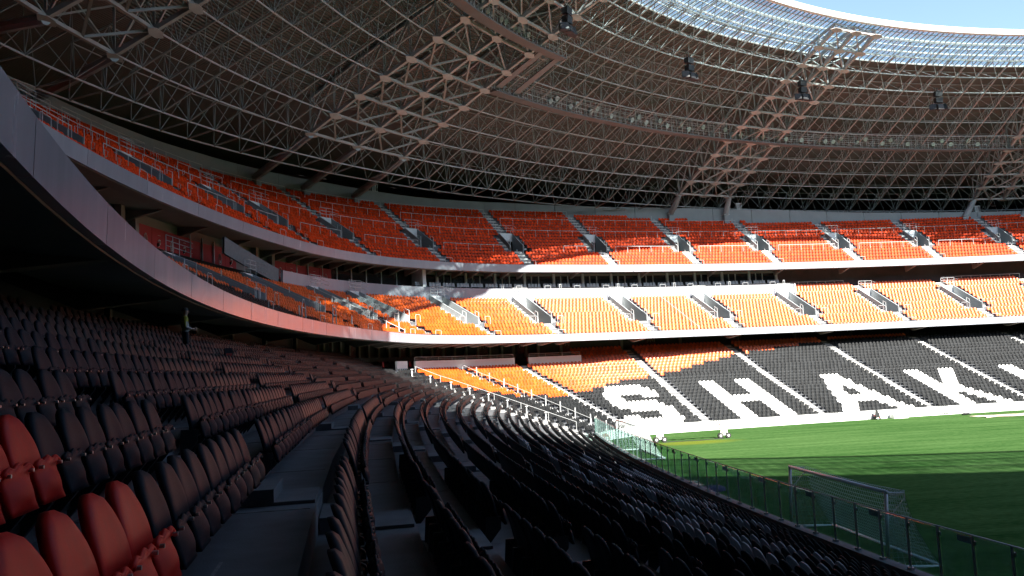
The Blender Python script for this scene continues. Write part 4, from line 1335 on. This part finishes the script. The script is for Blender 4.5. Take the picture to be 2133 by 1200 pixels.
RED = {}
def is_red(k, s, j, xyz):
    # the few red seats beside the camera
    w = xyz - np.array(CAM); ahead = w @ CF
    if k == 17: return ahead < 4.3
    if k == 18: return ahead < 5.0
    if k == 19: return ahead < 3.0
    return False
ORD = lambda n: '%d%s' % (n, 'th' if 10 < n % 100 < 14 else {1: 'st', 2: 'nd', 3: 'rd'}.get(n % 10, 'th'))
own_list = sorted(own, key=lambda i: (LA[i, 0], -LA[i, 4]))
cam_s = None
counts = {}
for i in own_list:
    k, s, j = int(LA[i, 0]), int(LA[i, 1]), int(LA[i, 2]); w = int(LA[i, 7])
    red = is_red(k, s, j, LX[i])
    kind = 'red' if red else ('white' if w >= 2 else 'black')
    root = thing('folding_seat', '', 'seat', 'folding seats of the near stand', tuple(LX[i]), LA[i, 4] - pi / 2 + random.uniform(-.012, .012))
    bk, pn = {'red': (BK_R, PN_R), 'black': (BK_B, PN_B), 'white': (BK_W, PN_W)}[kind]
    o = link('backrest', bk, root); o.rotation_euler = (random.uniform(-.02, .02), 0, 0)
    o = link('seat_pan', pn, root); o.rotation_euler = (random.uniform(-.03, .01), 0, 0)
    link('pivot_tube', PIV, root); link('bracket', BRK, root); link('bolt', BLT[0], root); link('bolt', BLT[1], root)
    key = (k, s, kind); counts[key] = counts.get(key, 0) + 1
    n = k - 17
    rowp = ('walkway row' if n == 0 else ('%s row above the walkway' % ORD(n) if n > 0 else '%s row below the walkway' % ORD(-n)))
    blk = {AISLE_LOW.index(184.75): 'nearest block', AISLE_LOW.index(182.65): 'second block', AISLE_LOW.index(180.6): 'third block', AISLE_LOW.index(178.5): 'fourth block'}.get(s, '%s block' % ORD(AISLE_LOW.index(184.75) - s + 1))
    root['label'] = '%s folded seat, %s along the %s, %s' % (kind, ORD(counts[key]), blk, rowp)
# ------------------------------------------------------------------ posts beside the stairs of the near corner
def aisle_posts(phid, rows, side, capped):
    for k in rows:
        d0, z = rows_of(LOW, k); o, R = local_frame(LO, phid, d0 + .2, z); o = loc(o, R, [(side, 0, 0)])[0]
        b = MB(); b.cyl(o, o + (0, 0, .98), .05, 8)
        if capped: b.cyl(o + (0, 0, .96), o + (0, 0, 1.04), .14, 10); b.cyl(o + (0, 0, .35), o + (.0, .0, .42), .09, 8)
        b.obj('aisle_post', 'rail', low, )
aisle_posts(166, range(5, 21, 2), .62, True)
aisle_posts(137.5, range(1, 21, 2), .62, False)
for a, r0, r1 in ((156.5, 2, 20), (137.5, 2, 20)):
    pts = []
    for k in range(r0, r1 + 1):
        d0, z = rows_of(LOW, k); o, R = local_frame(LO, a, d0 + .2, z); pts.append(loc(o, R, [(-.62, 0, .95)])[0])
    b = MB(); b.tube(pts, .02, 5)
    for p in pts[::3]: b.cyl(p - (0, 0, .95), p, .02, 5)
    b.obj('stair_handrail', 'rail', low)
# small dark gates in the far wall below each stair
for a in (97.65, 95.45, 93.3, 91.25):
    o, R = local_frame(LO, a - .12, -.10, .02)
    b = MB()
    for x in (-.45, -.15, .1, .3, .5): b.tube(loc(o, R, [(x, 0, .08), (x, 0, .95)]), .03, 4)
    b.tube(loc(o, R, [(-.95, 0, .95), (.55, 0, .95)]), .03, 4); b.tube(loc(o, R, [(-.5, 0, .1), (.55, 0, .1)]), .03, 4); b.tube(loc(o, R, [(-.95, 0, .6), (-.45, 0, .6)]), .025, 4)
    b.obj('wall_gate', 'darksteel', low)

# ------------------------------------------------------------------ glass barrier in front of the near stand
gb = thing('glass_barrier', 'dark posted glass barrier between the near seats and pitch', 'barrier')
zk, zr = 1.16, 2.5
a = 174.0
ps = []
while a < 200:
    ps.append(a); a += degrees(1.28 / float(LO.rad(radians(a))))
b = MB(); b.tube(P3(LO, np.radians(np.arange(174.0, 200, .4)), 0, zr + .02), .02, 6); b.obj('handrail', 'steel', gb)
for i, a in enumerate(ps):
    o, R = local_frame(LO, a, 0.0, zk)
    b = MB(); b.box(loc(o, R, [(0, 0, .67)])[0], .05, .045, 1.36, R); b.box(loc(o, R, [(0, 0, .03)])[0], .16, .12, .06, R); b.box(loc(o, R, [(0, -.04, 1.17)])[0], .08, .05, .1, R)
    b.obj('barrier_post', 'steel', gb)
    if i + 1 < len(ps):
        m_ = (a + ps[i + 1]) / 2; o, R = local_frame(LO, m_, -.045, zk)
        b = MB(); b.box(loc(o, R, [(0, 0, .70)])[0], 1.19, .014, 1.22, R); b.obj('glass_pane', 'barrierglass', gb)
        if i % 3 == 1:
            b = MB(); b.box(loc(o, R, [(-.25, -.016, 1.2)])[0], .5, .004, .16, R); b.obj('sticker', 'steel', gb)
# screens where the barrier turns the corner
for a, w in ((171.5, .9), (168, .9), (163, .9)):
    o, R = local_frame(LO, a, 0.0, .9)
    b = MB(); b.box(loc(o, R, [(0, 0, .75)])[0], w, .014, 1.4, R); b.obj('glass_pane', 'barrierglass', gb)
    b = MB(); b.box(loc(o, R, [(w / 2 + .05, 0, .75)])[0], .06, .06, 1.6, R); b.obj('barrier_post', 'rail', gb)

# ------------------------------------------------------------------ goals
def goal(loc_, rz, lean, label, name='football_goal'):
    """x: net side, y along the line; front posts at x=0"""
    root = thing(name, label, 'goal', 'portable goals beside the pitch', loc_, rz)
    root.rotation_euler = (0, lean, rz)
    W, H, DB, DT = 7.32, 2.44, 1.75, 0.62
    for y in (0, W):
        b = MB(); b.tube([(0, y, 0), (0, y, H)], .06, 12); b.obj('goal_post', 'goal', root, True)
        b = MB(); b.tube([(0, y, .07), (DB, y, .07)], .065, 10); b.obj('ground_bar', 'goal', root, True)
        b = MB(); b.tube([(0, y, H - .03), (DT, y, H - .03), (DT, y, H - .3)], .025, 6); b.tube([(DT, y, H - .2), (0.02, y, 1.55)], .016, 5); b.obj('net_stay', 'goal', root)
    b = MB(); b.tube([(0, -.06, H), (0, W + .06, H)], .06, 12); b.obj('crossbar', 'goal', root, True)
    b = MB(); b.tube([(DB, 0, .08), (DB, W, .08)], .085, 10); b.obj('rear_ground_bar', 'goal', root, True)
    # net
    P_, Q_ = [], []
    def sheet(fn, nu, nv):
        g = np.array([[fn(i / nu, j / nv) for i in range(nu + 1)] for j in range(nv + 1)])
        P_.append(g[:, :-1].reshape(-1, 3)); Q_.append(g[:, 1:].reshape(-1, 3)); P_.append(g[:-1].reshape(-1, 3)); Q_.append(g[1:].reshape(-1, 3))
    prof = lambda t: (0.0 + DT * min(1, t / .22), H - .03 - .10 * sin(pi * min(1, t / .22))) if t < .22 else (DT + (DB - DT) * ((t - .22) / .78) ** 1.6, (H - .03) * (1 - (t - .22) / .78) + .08)
    sheet(lambda u, v: (prof(v)[0] + .10 * sin(pi * u) * sin(pi * v), u * W, prof(v)[1] - .14 * sin(pi * u) * (1 if v > .2 else v * 5) * sin(pi * v)), 46, 22)
    for y in (0, W):
        sheet(lambda u, v: ((prof(.22 + .78 * v)[0]) * u, y + .05 * sin(pi * u) * sin(pi * v), prof(.22 + .78 * v)[1]), 9, 16)
    v, q = bars(np.concatenate(P_), np.concatenate(Q_), .0075, 3)
    o = link('goal_net', np_mesh('goal_net', v, q, ['net']), root); o['kind'] = 'stuff'
    return root
goal((-56.82, -11.46, 0), 0.0, radians(3.2), 'white portable goal behind the glass barrier in shadow, net towards the pitch')
goal((-56.5, 21.9, 0), 0.0, 0.0, 'sunlit white portable goal by the far end of the barrier')

# ------------------------------------------------------------------ wheeled turf lamp rig
rig = thing('turf_lamp_rig', 'white wheeled rig of turf growing lamps on the sunlit grass', 'lamp rig', loc=(-51.65, 34.3, 0), rotz=atan2(.45, 5.85))
for x in (0, 5.87):
    b = MB()
    for s in (-1, 1):
        b.tube([(x + s * .32, 0, .25), (x + s * .12, 0, 1.4)], .06, 6); b.tube([(x + s * .1, 0, .3), (x + s * .04, 0, 1.4)], .045, 6)
    b.tube([(x - .35, 0, .3), (x + .35, 0, .3)], .05, 6); b.obj('leg_frame', 'white', rig)
    for s in (-1, 1):
        b = MB(); b.cyl((x + s * .36, -.11, .24), (x + s * .36, .11, .24), .24, 14); w_ = b.obj('wheel', 'rubber', rig, False)
        b = MB(); b.cyl((x + s * .36, -.13, .24), (x + s * .36, .13, .24), .11, 10); b.obj('hub', 'rail', w_)
b = MB(); b.box((2.93, 0, 1.40), 6.6, .22, .16)
b.obj('boom', 'white', rig)
for x in np.arange(.3, 5.8, .9):
    b = MB(); b.hexa([(x - .2, -.18, 1.14), (x + .2, -.18, 1.14), (x + .2, .18, 1.14), (x - .2, .18, 1.14)], [(x - .1, -.1, 1.31), (x + .1, -.1, 1.31), (x + .1, .1, 1.31), (x - .1, .1, 1.31)]); b.obj('lamp_head', 'white', rig)
cab = MB(); cab.tube([(-51.5 + 5.6 * t, 33.9 + .45 * t + .22 * sin(9 * t), .025) for t in np.linspace(0, 1, 16)], .03, 5)
tag(cab.obj('power_cable', 'rubber'), 'dark power cable on the grass between the wheels of the lamp rig', 'cable')

# ------------------------------------------------------------------ mower, sheet and small things by the touchline
M['mowerred'] = mat('mower_red', (0.35, 0.05, 0.035), 0.4)
mw = thing('lawn_mower', 'small red and black mower parked against the white touchline wall', 'mower', loc=(-26.1, 45.0, 0), rotz=1.2)
mw.scale = (.8, .8, .95)
b = MB(); b.hexa([(-.45, -.3, .2), (.45, -.3, .2), (.45, .3, .2), (-.45, .3, .2)], [(-.35, -.26, .55), (.4, -.26, .5), (.4, .26, .5), (-.35, .26, .55)]); b.obj('mower_deck', 'mowerred', mw)
b = MB(); b.hexa([(-.22, -.2, .52), (.25, -.2, .52), (.25, .2, .52), (-.22, .2, .52)], [(-.15, -.15, .9), (.16, -.15, .9), (.16, .15, .9), (-.15, .15, .9)]); b.cyl((0, 0, .88), (0, 0, .98), .15, 10); b.obj('engine', 'rubber', mw)
b = MB(); b.tube([(-.4, -.25, .5), (-.95, -.25, 1.05), (-.95, .25, 1.05), (-.4, .25, .5)], .025, 6); b.obj('push_handle', 'darksteel', mw)
b = MB(); b.hexa([(-.95, -.22, .3), (-.45, -.22, .3), (-.45, .22, .3), (-.95, .22, .3)], [(-.9, -.22, .75), (-.45, -.22, .7), (-.45, .22, .7), (-.9, .22, .75)]); b.obj('grass_box', 'speaker', mw)
for x in (-.35, .35):
    for y in (-.32, .32):
        b = MB(); b.cyl((x, y - .04, .17), (x, y + .04, .17), .17, 12); b.obj('wheel', 'rubber', mw)
b = MB(); b.box((0, 0, .2), 1.5, .8, .4); b.box((0, .0, .43), 1.56, .86, .06); o = b.obj('white_crate', 'white'); o.location = (-23.7, 45.1, 0); tag(o, 'low white crate beside the small mower at the wall', 'crate')
b = MB(); n = 14
top = []
for j in range(6):
    for i in range(n):
        top.append((-18 + 17 * i / (n - 1) + .3 * sin(j), 39.6 + 2.3 * j / 5 + .25 * sin(i * 1.7) * (j in (0, 5)), .03 + .05 * abs(sin(i * 1.3 + j * 2.1))))
b.add(top, [(j * n + i, j * n + i + 1, (j + 1) * n + i + 1, (j + 1) * n + i) for j in range(5) for i in range(n - 1)])
o = b.obj('ground_sheet', 'sheet'); mo = o.modifiers.new('thick', 'SOLIDIFY'); mo.thickness = .02
tag(o, 'long beige ground sheet lying on the grass at the right edge', 'ground sheet')
b = MB(); b.tube([(0, 0, .12), (.5, .05, .16), (.95, 0, .1)], [.08, .14, .06], 8); o = b.obj('kit_bag', 'speaker', None, True); o.location = (-17.6, 44.0, 0); tag(o, 'small dark bag lying on grass near the far wall', 'bag')
rl = thing('hose_reel', 'round brown hose reel on a stand behind the sunlit barrier', 'hose reel', loc=(-56.4, 34.2, 0), rotz=.4)
M['hose'] = mat('hose_brown', (0.24, 0.11, 0.07), 0.6)
b = MB()
for q in range(5): b.tube([(cos(t) * (.22 + .05 * q), -.12 + .05 * q, .6 + sin(t) * (.22 + .05 * q)) for t in np.linspace(0, 2 * pi, 19)], .035, 6, False)
b.obj('coiled_hose', 'hose', rl, True)
b = MB(); b.tube([(-.3, 0, 0), (0, 0, .6), (.3, 0, 0)], .03, 6); b.cyl((0, -.18, .6), (0, .2, .6), .05, 8); b.obj('reel_stand', 'steel', rl)
M['purple'] = mat('purple_cloth', (0.05, 0.035, 0.11), 0.8)
b = MB()
rr = []
for j, (r, z) in enumerate(((.55, .0), (.52, .14), (.36, .24), (.12, .27))):
    rr += [(r * cos(t) * 1.25, r * sin(t), z + .015 * sin(5 * t)) for t in np.arange(0, 2 * pi - .01, 2 * pi / 14)]
b.add(rr, [(j * 14 + i, j * 14 + (i + 1) % 14, (j + 1) * 14 + (i + 1) % 14, (j + 1) * 14 + i) for j in range(3) for i in range(14)] + [tuple(range(42, 56))])
o = b.obj('folded_cover', 'purple', None, True); o.location = (-56.4, 6.6, 0); tag(o, 'dark purple folded cover on the grass behind the glass barrier', 'cover')
b = MB(); b.box((0, 0, .02), .45, 1.9, .03); b.box((.12, .4, .05), .3, .8, .03); o = b.obj('folded_board', 'sheet'); o.location = (-56.5, 9.4, 0); tag(o, 'flat pale board lying on the grass behind the barrier', 'board')

# ------------------------------------------------------------------ chairs of the boxes
b = MB(); b.hexa([(-.2, -.22, .40), (.2, -.22, .40), (.2, .2, .38), (-.2, .2, .38)], [(-.2, -.24, .47), (.2, -.24, .47), (.2, .2, .45), (-.2, .2, .45)]); CH_S = b.mesh('chair_seat', 'darksteel')
b = MB(); b.hexa([(-.2, .17, .45), (.2, .17, .45), (.2, .23, .45), (-.2, .23, .45)], [(-.17, .24, .95), (.17, .24, .95), (.17, .29, .95), (-.17, .29, .95)]); CH_B = b.mesh('chair_back', 'grey_shadewhite')
b = MB()
for x in (-.18, .18): b.tube([(x, -.2, 0), (x, -.2, .4)], .018, 4); b.tube([(x, .2, 0), (x, .2, .4)], .018, 4)
CH_L = b.mesh('chair_legs', 'darksteel')
def box_chair(phid, d, z, label, group, backmat=None, seatm=None):
    p, R = local_frame(UP if d > 5 and z > 12 else LO, phid, d, z)
    o = thing('box_chair', label, 'chair', group, tuple(p), radians(phid) - pi / 2)
    link('chair_seat', CH_S, o); link('chair_back', backmat or CH_B, o); link('chair_legs', CH_L, o)
sweep_obj('balcony_step', UP, np.radians(np.arange(VIP + .3, 129.4, .9)), [(11.6, 15.9), (11.6, 16.55), (12.9, 16.55), (12.9, 15.9)], 'concrete', mid)
a = VIP + 0.3; bi = 0
while a < 128.5:
    st = degrees(4.2 / (float(UP.rad(radians(a))) + FD)); per = st / 4.2; bi += 1
    for g_ in range(2):
        for j in range(4):
            box_chair(a + per * (.55 + g_ * 2.15 + j * .46), 12.15, 16.55, 'grey backed box chair, %s from right in box %s left of the lounge' % (ORD(g_ * 4 + j + 1), ORD(bi)), 'chairs on the box balconies')
    hoop(mid, UP, a + per * 2.15, 11.0, 16.6, .8, .5)
    if bi % 2: rail_run(UP, np.array([a + per * .1, a + per * .35]), 11.3, 16.4, .9, .03, 2, 0, 'box_divider_rail', mid)
    a += st
# red chairs on the corner platform
M['redchair'] = mat('red_chair_plastic', (0.5, 0.03, 0.03), 0.5)
CH_R = CH_B.copy(); CH_R.materials.clear(); CH_R.materials.append(M['redchair'])
for i, a in enumerate((105.5, 108, 113.5, 115, 123.2, 124.6, 128, 131.5, 133, 141.5, 144.6, 150, 161)):
    box_chair(a, 19.6, zp, 'red chair on the corner platform, %s from the orange end block' % ORD(i + 1), 'red chairs on the corner platform', CH_R)

# ------------------------------------------------------------------ white equipment frames on top of the back wall
for a, lab in ((126.3, 'white frame box on the back wall by the wide truss columns'), (96.7, 'white frame box on the back wall right of the second truss'), (85.5, 'white frame box on the back wall at the far right')):
    p, R = local_frame(UP, a, float(upper_wall_d(a)) + .1, float(upper_wall_z(a)))
    o = thing('equipment_frame', lab, 'equipment box', 'white frame boxes on the back wall', tuple(p), radians(a) - pi / 2)
    b = MB()
    for x in (-.4, .05, .4): b.tube([(x, -.1, 0), (x, -.1, 1.0)], .035, 4); b.tube([(x, .3, 0), (x, .3, 1.0)], .035, 4)
    for z in (.05, .95): b.tube([(-.4, -.1, z), (.4, -.1, z), (.4, .3, z), (-.4, .3, z), (-.4, -.1, z)], .035, 4)
    b.obj('box_frame', 'rail', o)
    b = MB(); b.box((-.17, .1, .45), .4, .3, .8); b.obj('cabinet', 'wallgrey', o)

# ------------------------------------------------------------------ person standing in the shade of the middle tier
M['skin'] = mat('skin', (0.42, 0.25, 0.18), 0.55, var=0.05)
M['vest'] = mat('yellow_vest', (0.42, 0.40, 0.03), 0.6, var=0.08)
M['shirt'] = mat('pale_shirt', (0.5, 0.5, 0.48), 0.7, var=0.06)
M['trousers'] = mat('dark_trousers', (0.02, 0.02, 0.025), 0.8)
M['hair'] = mat('dark_hair', (0.015, 0.012, 0.01), 0.6)
def person(loc_, rz):
    # y forward (facing), x to the figure's right, z up
    J = [(0, 0, .96, .15, .11), (0, .0, 1.12, .15, .10), (0, -.01, 1.30, .17, .11), (0, -.02, 1.43, .10, .08), (0, 0, 1.50, .055, .055), (0, .02, 1.58, .075, .085), (0, .02, 1.68, .075, .09)]
    V = [j[:3] for j in J]; Rr = [j[3:] for j in J]; E = [(i, i + 1) for i in range(6)]
    def chain(root, pts, rad):
        last = root
        for p, r in zip(pts, rad):
            V.append(p); Rr.append((r, r)); E.append((last, len(V) - 1)); last = len(V) - 1
        return last
    hands = []
    for s in (-1, 1):
        chain(0, [(s * .10, 0, .88), (s * .11, .02, .50), (s * .11, -.02, .09), (s * .12, .13, .04)], (.095, .065, .045, .04))
        w = chain(2, [(s * .17, -.02, 1.40), (s * .23, -.06, 1.12), (s * .16, .17, 1.04), (s * .10, .27, 1.05)], (.065, .045, .035, .035))
        base = np.array((s * .10, .27, 1.05)); hands.append((s, base))
    me = bpy.data.meshes.new('person'); me.from_pydata(V, E, []); o = link('person', me)
    sk = o.modifiers.new('skin', 'SKIN'); sk.use_smooth_shade = True
    for i, d_ in enumerate(me.skin_vertices[0].data):
        d_.radius = Rr[i]; d_.use_root = (i == 0)
    o.modifiers.new('sub', 'SUBSURF').levels = 2
    o.modifiers['sub'].render_levels = 2
    dg = bpy.context.evaluated_depsgraph_get(); dg.update()
    m2 = bpy.data.meshes.new_from_object(o.evaluated_get(dg))
    o.modifiers.clear(); o.data = m2
    b = MB()
    # five fingers each side, curled towards each other
    for s, w in hands:
        for f in range(4):
            x = w[0] - s * .012 * f; L_ = (.075, .085, .08, .062)[f]
            b.tube([(w[0], w[1] + .01, w[2] - .03 + .02 * f), (w[0] - s * .02, w[1] + L_ * .6, w[2] - .035 + .02 * f), (w[0] - s * .05, w[1] + L_, w[2] - .045 + .02 * f)], [.011, .010, .008], 6)
        b.tube([(w[0] - s * .02, w[1] - .01, w[2] + .03), (w[0] - s * .05, w[1] + .03, w[2] + .05), (w[0] - s * .06, w[1] + .055, w[2] + .045)], [.012, .011, .009], 6)
    # nose and ears
    b.tube([(0, .095, 1.62), (0, .125, 1.585), (0, .10, 1.575)], [.008, .014, .01], 6)
    for s in (-1, 1): b.tube([(s * .076, .0, 1.64), (s * .086, -.005, 1.60), (s * .076, .005, 1.565)], [.01, .014, .008], 6)
    hn = b.obj('hands_and_features', 'skin', o, True)
    for m_ in ('trousers', 'shirt', 'skin', 'vest'): o.data.materials.append(M[m_])
    for p in o.data.polygons:
        c = p.center
        if c.z > 1.47: mi = 2
        elif c.z < .98 and c.y < .12: mi = 0
        elif abs(c.x) > .06 and c.y > .14 and c.z > .9: mi = 2
        elif c.z > 1.27 or (c.y < -.03 and c.z > 1.0): mi = 3
        else: mi = 1
        if c.z < .2: mi = 0
        p.material_index = mi
    b = MB(); rr = []
    for j in range(6):
        t = j / 5 * 1.75; n_ = 14
        rr += [(.09 * sin(t) * cos(q), -.0 + .105 * sin(t) * sin(q) - (.02 if sin(q) > .2 else 0.012) * (j > 3), 1.655 + .09 * cos(t)) for q in np.arange(0, 2 * pi - .01, 2 * pi / n_)]
    f = [(j * 14 + i, j * 14 + (i + 1) % 14, (j + 1) * 14 + (i + 1) % 14, (j + 1) * 14 + i) for j in range(5) for i in range(14)]
    b.add(rr, f); b.obj('hair', 'hair', o, True)
    b = MB()
    for s in (-1, 1): b.cyl((s * .03, .088, 1.618), (s * .03, .104, 1.618), .010, 8)
    b.tube([(-.025, .098, 1.548), (0, .103, 1.545), (.025, .098, 1.548)], .006, 5)
    b.obj('eyes_and_mouth', 'hair', o)
    o.location = loc_; o.rotation_euler = (0, 0, rz)
    return tag(o, 'person in yellow vest and pale sleeves standing among the dark back rows', 'person')
pp, R_ = local_frame(LO, 181.7, rd(LOW, 23) - .45, rz(LOW, 23))
person(tuple(pp), radians(-62))
pp, R_ = local_frame(LO, 181.2, rd(LOW, 22) - .3, rz(LOW, 22) + .42)
bg = thing('rucksack', 'small dark rucksack with red pocket on a seat near the person', 'bag', loc=tuple(pp), rotz=.4)
b = MB(); b.hexa([(-.17, -.1, 0), (.17, -.1, 0), (.17, .12, 0), (-.17, .12, 0)], [(-.12, -.06, .42), (.12, -.06, .42), (.12, .1, .42), (-.12, .1, .42)]); b.obj('bag_body', 'trousers', bg)
b = MB(); b.hexa([(-.11, -.16, .05), (.11, -.16, .05), (.11, -.09, .05), (-.11, -.09, .05)], [(-.1, -.13, .24), (.1, -.13, .24), (.1, -.07, .24), (-.1, -.07, .24)]); b.obj('bag_pocket', 'mowerred', bg)
